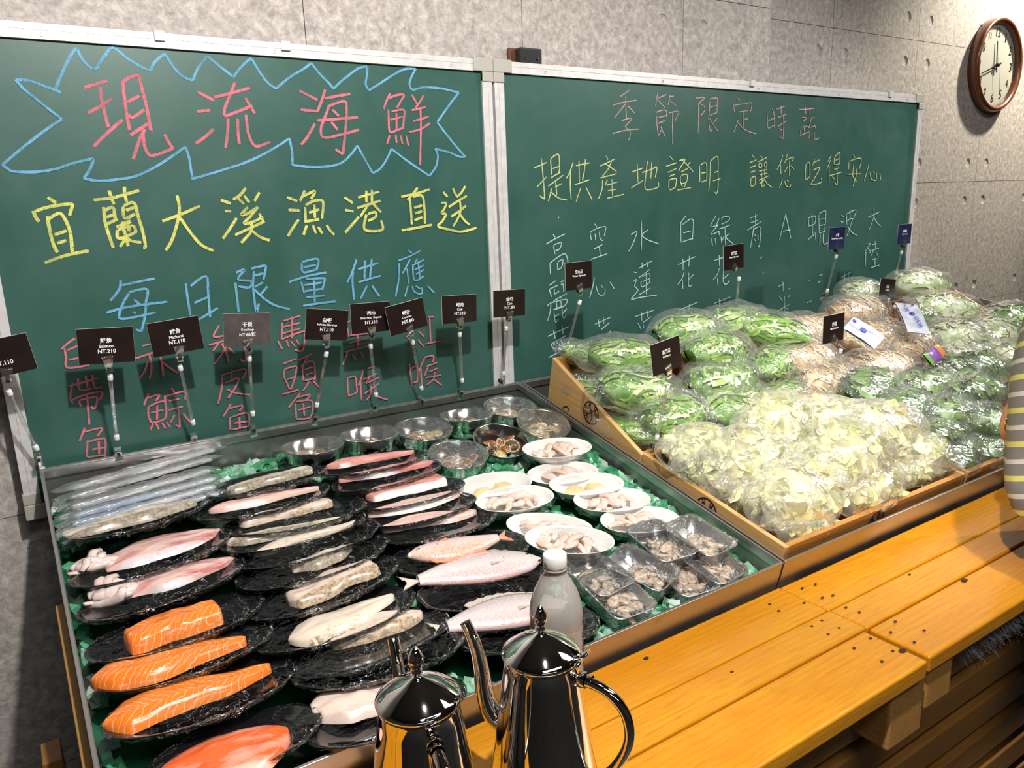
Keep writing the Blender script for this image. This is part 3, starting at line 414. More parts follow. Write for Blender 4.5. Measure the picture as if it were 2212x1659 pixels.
obj('clamp', G().box(-.03, .034, -.034, -.012, -.03, .020), M['black'], hk, False, None, .004, 3)
sg = G()
for dx in (-.015, .02): sg.lathe([(0, -.002), (.003, -.001), (.003, .001)], 10, 0, T((dx, -.035, -.004)) @ Rm(90, 'X'))
obj('screws', sg, M['chrome'], hk)

# ------------------------------------------------------------------ clock
ck = thing('wall_clock', 'round brown wall clock with white face hanging on the concrete wall', 'clock', T((3.665, 1.797, 1.965)) @ Rm(90, 'X'))
# local frame: x right, y up, z towards the room
CR = .188
obj('rim', G().lathe([(CR*.90, 0), (CR, 0), (CR*1.01, .015), (CR*1.0, .033), (CR*.965, .042), (CR*.925, .040), (CR*.89, .032), (CR*.875, .018)], 72), simple('clock_rim', (.15, .045, .02), .3, 0, .4), ck)
obj('dial', G().disc((0, 0, .016), CR*.90, 64), simple('clock_dial', (.86, .84, .74), .45), ck, False)
lines = []
for h in range(1, 13):
    a = R(90 - 30*h); t = str(h); hh = .036
    lines.append((t, math.cos(a)*CR*.70, math.sin(a)*CR*.70, .018 if h < 10 and h != 1 else (.006 if h == 1 else (.018 if h == 11 else .034)), hh))
textmesh('numerals', lines, M['ink'], ck, T((0, 0, .0175)), 0)
mk = G()
for i in range(60):
    a = R(6*i); mk.box(-.0006, .0006, CR*.835, CR*.855, .0170, .0176, 0, Rm(6*i, 'Z'))
obj('minute_marks', mk, M['ink'], ck, False)
def hand(name, deg, L, wd, z, m, tail=.03):
    g = G(); g.add([(-wd/2, -tail, z), (wd/2, -tail, z), (wd*.25, L, z), (-wd*.25, L, z), (-wd/2, -tail, z+.0015), (wd/2, -tail, z+.0015), (wd*.25, L, z+.0015), (-wd*.25, L, z+.0015)],
                   [(0, 3, 2, 1), (4, 5, 6, 7), (0, 1, 5, 4), (1, 2, 6, 5), (2, 3, 7, 6), (3, 0, 4, 7)])
    obj(name, g, m, ck, False, Rm(-deg, 'Z'))
hand('hour_hand', 352, .095, .009, .022, M['black']); hand('minute_hand', 252, .135, .007, .026, M['black']); hand('second_hand', 165, .12, .0015, .030, M['black'])
obj('hub', G().lathe([(.007, .02), (.007, .033), (0, .034)], 16), M['black'], ck)
obj('glass', G().disc((0, 0, .034), CR*.89, 48), film('clock_glass', .0, .02, 0, 5, 0, rough=.02), ck, False)

# ------------------------------------------------------------------ display trays (sloping 12.5 degrees towards the viewer)
A = 12.5; cA = math.cos(R(A)); sA = math.sin(R(A)); O3 = Vector((0, 1.575, 1.0229))
def TP(u, v, w=0): return Vector((u, 1.575 - v*cA - w*sA, 1.0229 - v*sA + w*cA))
def TM(u, v, w=0, ang=0, tilt=0, roll=0): return T(TP(u, v, w)) @ Rm(A, 'X') @ Rm(ang, 'Z') @ Rm(-tilt, 'X') @ Rm(roll, 'Y')
def steel_tray(x0, x1, V, depth, label, lip=.004):
    t = thing('steel_tray', label, 'tray', TM(x0, 0, 0)); W = x1 - x0; th = .002
    b = G()
    b.box(0, W, -V, 0, -depth, -depth+th); b.box(0, W, -th, 0, -depth, 0); b.box(0, th, -V, 0, -depth, 0); b.box(W-th, W, -V, 0, -depth, 0)
    obj('basin', b, M['steel_in'], t, False)
    obj('front_wall', G().box(0, W, -V-th, -V, -depth, 0), M['steel'], t, False)
    r = G(); 
    for (a0, a1, c0, c1) in ((-.001, W+.001, -lip, .001), (-.001, W+.001, -V-.003, -V+lip*.4), (-.001, lip, -V, 0), (W-lip, W+.001, -V, 0)): r.box(a0, a1, c0, c1, -.0015, .0015)
    r.box(.002, W-.002, -.006, -.002, -.018, -.0015); r.box(.001, .005, -V, 0, -.016, -.0015); r.box(W-.005, W-.001, -V, 0, -.016, -.0015)
    obj('rolled_rim', r, M['steel'], t, False, None, .0008)
    return t
steel_tray(0, 1.040, .822, .092, 'sloping stainless steel tray holding green ice and packs of seafood')
steel_tray(1.046, 3.30, .822, .085, 'sloping stainless steel tray under the wooden vegetable crates')
# wooden base carrying the trays
base = thing('display_base', 'narrow wooden base frame under the left side of the steel fish tray', 'frame', T((0, 0, 0)))
M['raw_rail'] = wood('side_rail_wood', (.40, .22, .06), (.32, .17, .045), (.2, .1, .025), 'y', .5, .1)
obj('side_rail', G().box(-.012, -.001, -.80, -.36, -.085, -.035), M['raw_rail'], base, False, TM(0, 0, 0), .001)
obj('back_post', G().box(-.062, -.036, 1.17, 1.225, 0, .705), M['slat'], base, False, None, .002)
obj('back_post', G().box(3.2, 3.25, 1.4, 1.45, 0, .80), M['slat'], base, False, None, .002)
obj('cross_rail', G().box(.03, 3.25, 1.36, 1.40, .80, .86), M['slat'], base, False, None, .002)

# ------------------------------------------------------------------ bench
bn = thing('wooden_bench', 'long varnished orange plank bench in front of the steel trays', 'bench', T((0, 0, 0)))
ys = [(.510, .6060), (.6090, .6740), (.6770, .772)]
for hx, (xa, xb) in enumerate(((-.12, 1.034), (1.037, 3.3))):
    for k, (a, b_) in enumerate(ys):
        dz = (.0, .001, 0)[k] - hx * .0015
        if k == 0 and hx == 0: a -= .004
        obj('plank', G().box(xa, xb - (.010 if (k == 0 and hx == 0) else 0), a, b_, .772, .800 + dz), M['bench'], bn, False, None, .0035, 3)
hg = G()
for (x, y) in ((0.974,0.743),(0.968,0.720),(1.022,0.712),(1.062,0.745),(1.091,0.740),(1.061,0.705),(1.081,0.699),(1.063,0.663),(1.066,0.641),(0.997,0.661),(0.970,0.660),(0.999,0.632),(0.970,0.631),(1.011,0.587),(0.968,0.586),(1.085,0.592),(1.051,0.579),(1.096,0.552),(1.053,0.543),(1.006,0.549),(0.969,0.543),(0.778,0.652),(1.250,0.664)):
    hg.disc((x, y, .8013), .0029, 10, sx=1.1, sy=.8)
obj('nail_holes', hg, M['hole'], bn, False)
kg = G(); 
for (x, y, s) in ((1.018,0.541,6),(1.304,0.598,6),(0.704,0.749,4)): kg.disc((x, y, .8012), s/1000, 14, sx=1.2, sy=.8)
obj('knots', kg, M['hole'], bn, False)
for x in (.08, 1.048, 2.1, 3.1):
    obj('cross_beam', G().box(x, x+.072, .516, .80, .700, .770), M['endgrain'], bn, False, None, .006, 3)
obj('cross_beam', G().box(.955, 1.042, .516, .80, .672, .770), M['endgrain'], bn, False, None, .005, 3)
zt = .765
for k in range(9):
    z1_ = .70 - k*.078
    obj('slat', G().box(-.1, 3.3, .575 + .0*k, .60, z1_-.052, z1_), M['slat'], bn, False, None, .003)
for x in (.0, .55, 1.2, 2.2, 3.2): obj('leg', G().box(x, x+.07, .60, .67, 0, .70), M['slat'], bn, False, None, .003)

# ------------------------------------------------------------------ ice
def ice():
    r = random.Random(3)
    b = obj('green_liner', G().grid(lambda a, c: TP(.004 + a*1.032, .004 + c*.814, -.080 + .028*min(1, c*3) + .005*nz(a, c, 0, 9)), 40, 34), M['icebase'])
    tag(b, 'wet green sheet beneath the crushed ice in the fish tray', 'liner')
    g = G()
    for i in range(9000):
        u = r.uniform(.012, 1.028); v = r.uniform(.012, .808)
        if i > 5200 and not (u > .62 or v < .25 or v > .7): continue
        w0 = -.074 + .030*min(1, v*3.2) + .006*nz(u, v, 0, 14) + r.uniform(-.003, .006)
        if any(((c_*(u-fu) - s_*(v-fv))/rx)**2 + ((s_*(u-fu) + c_*(v-fv))/ry)**2 < 1 for fu, fv, c_, s_, rx, ry in FOOT): continue
        s = r.uniform(.0055, .0125); Mx = T(TP(u, v, w0)) @ Matrix.Rotation(r.uniform(0, 6.3), 4, Vector((r.uniform(-1, 1), r.uniform(-1, 1), r.uniform(-1, 1))).normalized())
        pts = [Mx @ Vector((sx*s*r.uniform(.55, 1.05), sy*s*r.uniform(.5, 1), sz*s*r.uniform(.35, .9))) for sx, sy, sz in ((-1,-1,-1),(1,-1,-1),(1,1,-1),(-1,1,-1),(-1,-1,1),(1,-1,1),(1,1,1),(-1,1,1))]
        g.add(pts, [(0,3,2,1),(4,5,6,7),(0,1,5,4),(1,2,6,5),(2,3,7,6),(3,0,4,7)])
    o = obj('crushed_ice', g, M['ice'], smooth=False); tag(o, 'bed of green tinted crushed ice filling the fish tray', 'ice', kind='stuff')
FOOT = []
def foot(u, v, ang, rx, ry): FOOT.append((u, v, math.cos(R(ang)), math.sin(R(ang)), rx, ry))

# ------------------------------------------------------------------ sign holders and price cards
def unit(v): return v.normalized()
def clip_geo():
    """clear clamp about 16 mm wide, jaws up (+y), body towards -y, plus black spring"""
    g = G()
    for sz in (-1, 1):
        prof = [(-.012, .0050), (-.006, .0032), (.0, .0052), (.008, .0042), (.016, .0016), (.019, .0008)]
        vs = []; n = len(prof)
        for y, z in prof:
            hw = .0055 if y < .002 else .0055 + (y-.002)*.22
            for t in (0, .0014): vs += [(-hw, y, sz*(z+t)), (hw, y, sz*(z+t))]
        fs = []
        for i in range(n-1):
            a = 4*i; b = 4*i+4; fs += [(a, a+1, b+1, b), (a+2, b+2, b+3, a+3), (a, b, b+2, a+2), (a+1, a+3, b+3, b+1)]
        fs += [(0, 2, 3, 1), (4*n-4, 4*n-3, 4*n-1, 4*n-2)]
        g.add(vs, fs)
    return g
CLIP = meshof('clip', clip_geo(), M['clear'], False)
JNT = meshof('joint', G().lathe([(0, -.0065), (.0042, -.006), (.0048, -.003), (.0048, .003), (.0042, .006), (0, .0065)], 12), M['wplas'])
SPR = meshof('spring', G().box(-.003, .003, -.006, .002, -.0062, .0062), M['black'], False)
def linkmesh(name, me, parent, Mx):
    o = bpy.data.objects.new(name, me); COL.objects.link(o); o.parent = parent; o.matrix_local = Mx; return o
def frame_from(y, z=(0, -1, 0)):
    y = unit(Vector(y)); z = Vector(z); z = unit(z - y * z.dot(y)); x = y.cross(z)
    return Matrix(((x.x, y.x, z.x, 0), (x.y, y.y, z.y, 0), (x.z, y.z, z.z, 0), (0, 0, 0, 1)))
def holder(base, lj, tj, ctop, where):
    """base: clamp point on the rim, lj: lower joint, tj: upper joint, ctop: where the upper clip bites the card"""
    base, lj, tj, ctop = map(Vector, (base, lj, tj, ctop))
    h = thing('card_holder', 'clear card stand with white joints, ' + where, 'card holder', T(base), 'clear card stands along the trays and crates')
    def L(p): return p - base
    d1 = unit(lj - base); F = frame_from(-d1)
    lc = linkmesh('lower_clip', CLIP, h, T(L(base) + d1*.010) @ F); linkmesh('spring', SPR, lc, Matrix())
    linkmesh('joint', JNT, h, T(L(lj)) @ frame_from(tj - lj) @ Rm(-90, 'X'))
    d = unit(tj - lj)
    obj('rod', G().tube([L(lj) + d*.004, L(tj) - d*.004], .0033, 6), M['clear_rod'], h, False)
    linkmesh('joint', JNT, h, T(L(tj)) @ frame_from(tj - lj) @ Rm(-90, 'X'))
    d2 = unit(ctop - tj)
    uc = linkmesh('upper_clip', CLIP, h, T(L(ctop) - d2*.012) @ frame_from(d2)); linkmesh('spring', SPR, uc, Matrix())
    return h
def card(TL, TR, wd, ht, lines, label, yaw=0, mat='card', lean=0):
    TL, TR = Vector(TL), Vector(TR); x = unit(TR - TL); y = unit(Vector((0, 0, 1)) - x * x.z); z = x.cross(y)
    c = (TL + TR)/2 - y * ht/2
    F = Matrix(((x.x, y.x, z.x, c.x), (x.y, y.y, z.y, c.y), (x.z, y.z, z.z, c.z), (0, 0, 0, 1))) @ Rm(yaw, 'Y') @ Rm(lean, 'X')
    t = thing('price_card', label, 'card', F)
    obj('card_face', G().grid(lambda a, b: Vector(((a-.5)*wd, (b-.5)*ht, .0008 + .0012*math.sin(a*PI))), 12, 2), M[mat], t)
    obj('card_back', G().box(-wd/2-.0002, wd/2+.0002, -ht/2-.0002, ht/2+.0002, -.0006, .0002), M['card_edge'], t, False)
    if lines: textmesh('lettering', lines, M['print'], t, T((0, 0, .0023)), .02)
    return F @ Vector((0, -ht/2 + .006, .001))
def TX(a, b, c, wa=.019, wb=.024, wc=.028):
    L = [(a, 0, .0095, wa, .0095), (b, 0, -.0005, wb, .0058)]
    if c: L.append((c, 0, -.0095, wc, .0072))
    return L
CARDS = [
 # TL, TR, lines, upper joint, lower joint, clamp point, material, where
 ((-0.055,1.500,1.271), (-0.002,1.500,1.278), [('NT.110', 0, -.0095, .028, .0072)], (-0.023,1.525,1.179), (-0.000,1.560,1.068), (-0.000,1.573,1.033), 'card', 'partly cropped black price card at the left end of the fish tray', 'clipped at the rear left corner of the fish tray'),
 ((0.090,1.500,1.277), (0.174,1.500,1.272), TX('鮭魚', 'Salmon', 'NT.210'), (0.130,1.520,1.183), (0.128,1.555,1.063), (0.128,1.573,1.018), 'card', 'black price card reading Salmon NT.210', 'holding the Salmon card'),
 ((0.199,1.500,1.274), (0.286,1.500,1.280), TX('鯖魚', 'Mackerel', 'NT.110'), (0.248,1.520,1.183), (0.263,1.555,1.067), (0.264,1.573,1.019), 'card', 'tilted black price card reading Mackerel NT.110', 'holding the Mackerel card'),
 ((0.333,1.500,1.278), (0.417,1.500,1.271), TX('干貝', 'Scallop', 'NT.60/顆', wc=.031), (0.375,1.520,1.183), (0.378,1.555,1.064), (0.379,1.573,1.016), 'card_glare', 'greyish price card reading Scallop NT.60', 'holding the greyish Scallop card'),
 ((0.493,1.500,1.272), (0.576,1.500,1.259), TX('白蝦', 'White Shrimp', 'NT.110', wb=.042), (0.530,1.520,1.171), (0.512,1.555,1.059), (0.507,1.573,1.016), 'card', 'black price card reading White Shrimp NT.110', 'holding the White Shrimp card'),
 ((0.582,1.495,1.272), (0.667,1.495,1.270), TX('透抽', 'Neritic Squid', 'NT.110', wb=.046), (0.629,1.520,1.175), (0.647,1.555,1.059), (0.645,1.573,1.018), 'card', 'black price card reading Neritic Squid NT.110', 'holding the Neritic Squid card'),
 ((0.648,1.475,1.260), (0.735,1.475,1.273), TX('蚵仔', 'Oyster', 'NT.80'), (0.723,1.510,1.173), (0.759,1.555,1.056), (0.764,1.573,1.012), 'card', 'strongly tilted black price card reading Oyster NT.80', 'holding the tilted Oyster card'),
 ((0.797,1.500,1.268), (0.882,1.500,1.265), TX('蟳肉', 'Crab', 'NT.110', wb=.014), (0.847,1.520,1.174), (0.867,1.555,1.057), (0.869,1.573,1.014), 'card', 'black price card reading Crab NT.110', 'holding the Crab card'),
 ((0.934,1.500,1.268), (1.012,1.500,1.265), TX('蛤蜊', 'Clam', 'NT.80', wb=.014), (0.974,1.520,1.173), (0.983,1.555,1.057), (0.981,1.573,1.025), 'card', 'black price card reading Clam NT.80 before the gap between the chalkboards', 'holding the Clam card'),
 ((1.079,1.430,1.323), (1.165,1.430,1.324), TX('空心菜', 'Water Spinach', '', .022, .040), (1.140,1.450,1.225), (1.112,1.460,1.126), (1.092,1.460,1.107), 'card', 'black card reading Water Spinach above the rear crate corner', 'holding the Water Spinach card'),
 ((1.014,1.080,1.184), (1.102,1.080,1.197), TX('高麗菜', 'Cabbage', '', .022, .021), (1.087,1.100,1.086), (1.079,1.120,0.978), (1.071,1.130,0.947), 'card', 'black card reading Cabbage among the water spinach bags', 'holding the Cabbage card'),
 ((1.570,1.400,1.333), (1.666,1.400,1.338), TX('豆芽菜', 'Bean Sprout', '', .022, .034), (1.667,1.420,1.240), (1.682,1.440,1.149), (1.681,1.440,1.113), 'card', 'black card reading Bean Sprout in front of the second chalkboard', 'holding the Bean Sprout card'),
 ((2.067,1.430,1.359), (2.151,1.430,1.358), TX('水蓮', 'White Water Snowflake', '', .016, .056), (2.126,1.440,1.270), (2.114,1.455,1.166), (2.096,1.455,1.143), 'card_blue', 'bluish glossy card reading White Water Snowflake', 'holding the bluish White Water Snowflake card'),
 ((2.473,1.450,1.351), (2.537,1.450,1.351), TX('龍鬚菜', 'Chayote Leaf', '', .022, .034), (2.505,1.455,1.259), (2.493,1.460,1.191), (2.481,1.460,1.161), 'card_blue', 'narrow bluish card near the end of the second chalkboard', 'holding the farthest bluish card'),
 ((1.509,1.050,1.191), (1.603,1.050,1.193), TX('菠菜', 'Spinach', '', .017, .030), (1.619,1.070,1.095), (1.631,1.100,0.987), (1.638,1.110,0.959), 'card', 'glossy black card reading Spinach among the bean sprout bags', 'holding the Spinach card'),
 ((2.138,1.300,1.212), (2.225,1.300,1.201), TX('白菜', 'Lettuce', '', .014, .020), (2.242,1.310,1.115), (2.274,1.320,1.073), (2.281,1.320,1.044), 'card', 'small black card leaning among the farthest bags', 'holding the leaning far card'),
]
for k, (TL, TR, ln, tj, lj, bp, mt, lab, wh) in enumerate(CARDS):
    sz = (.088, .062) if k < 9 else (.078, .064)
    c = card(TL, TR, sz[0], sz[1], ln, lab, 0, mt)
    holder(bp, lj, tj, c, wh)

# ------------------------------------------------------------------ fish dishes
def oval_plate_geo(L, W, D, th=.002, n=56):
    g = G(); prof = []
    for f, z in ((0, -D), (.35, -D), (.62, -D*.96), (.80, -D*.62), (.93, -D*.18), (1.0, 0), (1.01, .0012), (.995, .0016), (.93, -D*.18+.0025), (.80, -D*.62+.002), (.62, -D*.96+.002), (.35, -D+.002), (0, -D+.002)):
        prof.append((f, z))
    vs = []
    for f, z in prof:
        for k in range(n):
            a = 2*PI*k/n; c = math.cos(a); s_ = math.sin(a)
            e = .92; vs.append((math.copysign(abs(c)**e, c)*f*L/2, math.copysign(abs(s_)**e, s_)*f*W/2, z))
    g.add(vs, [(i*n+k, i*n+(k+1) % n, (i+1)*n+(k+1) % n, (i+1)*n+k) for i in range(len(prof)-1) for k in range(n)])
    return g
def wrap_geo(L, W, D, seed, h=.016, food=None, skirt=True):
    def fn(a, t):
        th = 2*PI*a; c, s_ = math.cos(th), math.sin(th)
        if t < .62: f = t/.62*1.0; z = h*(1-f**2)*(.8 + .35*nz(c*f, s_*f, 0, 2.2, seed)) + .003
        else:
            q = (t-.62)/.38; f = 1.015 + .02*math.sin(q*3) - .14*q*q; z = .004 - q*D*1.15
        p = Vector((c*f*L/2, s_*f*W/2, z)); am = .0008 if t < .55 else .0038
        p += Vector((nz(p.x, p.y, p.z, 90, seed), nz(p.x, p.y, p.z, 90, seed+3), nz(p.x, p.y, p.z, 80, seed+5))) * am
        if t == 0: p.x = p.y = 0
        return p
    g = G().grid(fn, 84, 19, cu=True)
    g.m = [1 if (i % 18) >= 11 else 0 for i in range(len(g.m))]
    return g
BP_L, BP_W, BP_D = .242, .130, .013
PLATE = meshof('plate', oval_plate_geo(BP_L, BP_W, BP_D), M['melamine'])
WRAPS = [meshof('cling_film', wrap_geo(BP_L, BP_W, BP_D, s), [M['wrap'], M['wrap_skirt']]) for s in range(5)]
CW = meshof('dish', oval_plate_geo(.154, .082, .024), M['porcelain'])
WWR = [meshof('cling_film', wrap_geo(.154, .082, .022, s+9, .010), [M['wrap_white'], M['wrap_white']]) for s in range(3)]
PLACED = []
def plate(c, label, tilt=8, w=0, i=0, wrap=True):
    u, v, L, ang = c; u = max(u, .127); foot(u, v, ang, .112, .068); tilt = 15 if tilt > 6 else 8; k_ = min(1.0, max(.84, L/BP_L)); PLACED.append((u, v, tilt, w))
    t = thing('oval_plate', label, 'plate', TM(u, v, w, ang, tilt) @ Matrix.Scale(k_, 4), 'black oval plates of fish')
    linkmesh('dish_body', PLATE, t, Matrix())
    if wrap: linkmesh('cling_film', WRAPS[i % 5], t, Matrix())
    return t

def salmon_mat():
    a = N('salmon_flesh'); tc = a.n('ShaderNodeTexCoord').outputs['Object']; oi = a.n('ShaderNodeObjectInfo').outputs['Random']
    sp = a.n('ShaderNodeSeparateXYZ', i0=tc); x, y = sp.outputs[0], sp.outputs[1]
    nn = a.noise(tc, 22, 3, .5, .6)
    f = a.math('ADD', a.math('MULTIPLY', x, 1.0), a.math('MULTIPLY', a.math('ABSOLUTE', a.math('ADD', y, .004)), 1.15))
    f = a.math('ADD', f, a.math('MULTIPLY', nn, .045)); f = a.math('ADD', f, oi)
    s_ = a.math('ABSOLUTE', a.math('SINE', a.math('MULTIPLY', f, 290)))
    lines = a.ramp(s_, [(.0, (1, 1, 1)), (.10, (.8, .8, .8)), (.26, (0, 0, 0))])
    mid = a.ramp(a.math('ABSOLUTE', a.math('ADD', y, a.math('MULTIPLY', nn, .02))), [(.005, (1, 1, 1)), (.009, (0, 0, 0))])
    ln = a.math('MULTIPLY', lines, .6)
    col = a.mix(a.noise(tc, 12, 3), (.78, .16, .012), (.90, .25, .03)); col = a.mix(ln, col, (.93, .62, .38))
    p = a.pr(Base_Color=col, Roughness=.22, Coat_Weight=.7, Coat_Roughness=.08, Normal=a.bump(lines, .15, .001))
    p.inputs['Subsurface Weight'].default_value = .12; p.inputs['Subsurface Radius'].default_value = (.01, .004, .002); p.inputs['Subsurface Scale'].default_value = 1
    return a.done(p)
def flesh(name, c_mid, c_edge, c_skin, y0=-.011, spots=(.25, .18, .11), mott=1.0, red=None):
    a = N(name); tc = a.n('ShaderNodeTexCoord').outputs['Object']; sp = a.n('ShaderNodeSeparateXYZ', i0=tc); y = sp.outputs[1]
    st = a.n('ShaderNodeMapping', i0=tc, i3=(1, 5, 3)).outputs[0]
    n1 = a.noise(st, 9, 4, .55, .6); n2 = a.noise(tc, 160, 4, .7); n3 = a.noise(tc, 26, 3)
    col = a.mix(n1, c_mid, c_edge)
    if red: col = a.mix(a.ramp(n1, [(.48, (0, 0, 0)), (.62, (1, 1, 1))]), col, red)
    sk = a.mix(a.math('MULTIPLY', a.ramp(n2, [(.42, (0, 0, 0)), (.62, (1, 1, 1))]), mott), c_skin, spots)
    yy = a.math('ADD', y, a.math('MULTIPLY', a.math('SUBTRACT', n3, .5), .010))
    k = a.math('MULTIPLY', a.math('SUBTRACT', y0, yy), 260, True)
    col = a.mix(a.math('MINIMUM', k, 1.0), col, sk)
    p = a.pr(Base_Color=col, Roughness=.28, Coat_Weight=.6, Coat_Roughness=.1, Normal=a.bump(n1, .25, .003))
    p.inputs['Subsurface Weight'].default_value = .1; p.inputs['Subsurface Radius'].default_value = (.01, .005, .004); p.inputs['Subsurface Scale'].default_value = 1
    return a.done(p)
M['salmon'] = salmon_mat()
M['trout'] = flesh('deep_orange_flesh', (.80, .085, .010), (.84, .17, .035), (.84, .50, .42), -.042, (.8, .4, .3), .4, (.84, .34, .25))
M['white1'] = flesh('white_flesh_tan_skin', (.74, .54, .44), (.80, .67, .58), (.62, .46, .32))
M['white2'] = flesh('cream_flesh', (.76, .60, .47), (.82, .71, .60), (.72, .58, .44), -.03)
M['white3'] = flesh('grey_skin_flesh', (.68, .58, .46), (.76, .68, .57), (.45, .40, .32), -.006)
M['pink'] = flesh('pink_flesh', (.70, .27, .24), (.80, .44, .37), (.84, .80, .78), -.016, (.8, .76, .8), .5, (.66, .20, .20))
M['pinkpale'] = flesh('pale_pink_flesh', (.78, .44, .38), (.86, .62, .54), (.86, .82, .80), -.016, (.8, .7, .66), .5)
M['thick'] = flesh('thick_white_flesh', (.76, .63, .55), (.72, .52, .45), (.80, .72, .62), -.05)
M['squidin'] = flesh('squid_inside', (.72, .42, .38), (.84, .62, .56), (.72, .68, .70), -.029, (.7, .6, .64), .5, (.52, .15, .15))
M['squidwh'] = speck('squid_white', (.72, .48, .44), (.82, .72, .68), 60, .2, 0, .8, bump=.3, sub=.1)
def fillet_geo(L, W, H, kind, seed=0):
    nu, nv = 40, 15; g = G()
    def half(s):
        if kind == 'taper': return (min(1, s/.14)**.6) * (1 - .80*max(0, (s-.35)/.65)**1.5) * (1 if s < .985 else .8)
        if kind == 'block': return min(1, s/.05)**.5 * min(1, (1-s)/.05)**.5 * (.86 + .14*math.sin(s*PI))
        if kind == 'leaf': return max(.02, math.sin(PI*min(1, s*.93+.05)))**.62
        if kind == 'cone': return (.55 + .45*min(1, s/.3)) * (1 - max(0, (s-.4)/.6)**2.2)**.9 if s < .99 else .08
        if kind == 'wedge': return min(1, s/.05)**.5*(1 - .55*s)
        return math.sin(PI*s)**.5
    def fn(a, b):
        s = a; q = 2*b - 1; h = max(.03, half(s)) * (1 + .05*nz(s, 0, 0, 6, seed))
        bend = .05*math.sin(s*PI)*W*(1 if seed % 2 else -1) + .012*nz(s, 1, 0, 3, seed)
        y = q*h*W/2 + bend
        top = (1 - abs(q)**(2.6 if kind != 'block' else 4))**.5
        z = H*top*(.45 + .55*half(s))*(1 + .16*nz(s*2, q, 0, 3, seed+2)) 
        z -= H*.10*math.exp(-((q+.1)/.12)**2) * (kind in ('taper', 'leaf'))
        return Vector(((s-.5)*L, y, max(0, z)))
    g.grid(fn, nu, nv)
    top = len(g.v); 
    # underside
    def fb(a, b):
        p = fn(a, b); return Vector((p.x, p.y*.98, -.0005))
    g.grid(lambda a, b: fb(a, 1-b), nu, 3)
    for a0 in (0, nu-1):
        ring = [a0*nv + j for j in range(nv)]; g.f.append(tuple(ring if a0 == 0 else ring[::-1])); g.m.append(0)
    return g
def settle(u, v):
    """height and tilt of whatever plate lies under (u, v): the plate centre a little further up the slope"""
    best = min(PLACED, key=lambda p: ((p[0]-u)/1.4)**2 + (p[1]-(v-.008))**2)
    w_ = best[3] + (v - best[1])*math.sin(R(best[2])) - BP_D + .0025
    return u - (w_-.006)*.45, v + (w_-.006)*1.45, w_, best[2]
def fillet(c, W, H, kind, mat, label, seed=0, w=.0, tilt=8, name='fish_fillet', cat='fish fillet'):
    u, v, L, ang = c; u, v, w, tilt = settle(u, v); w += .002
    o = obj(name, fillet_geo(L, W, H, kind, seed), M[mat], None, True, TM(u, v, w, ang, tilt)); return tag(o, label, cat)

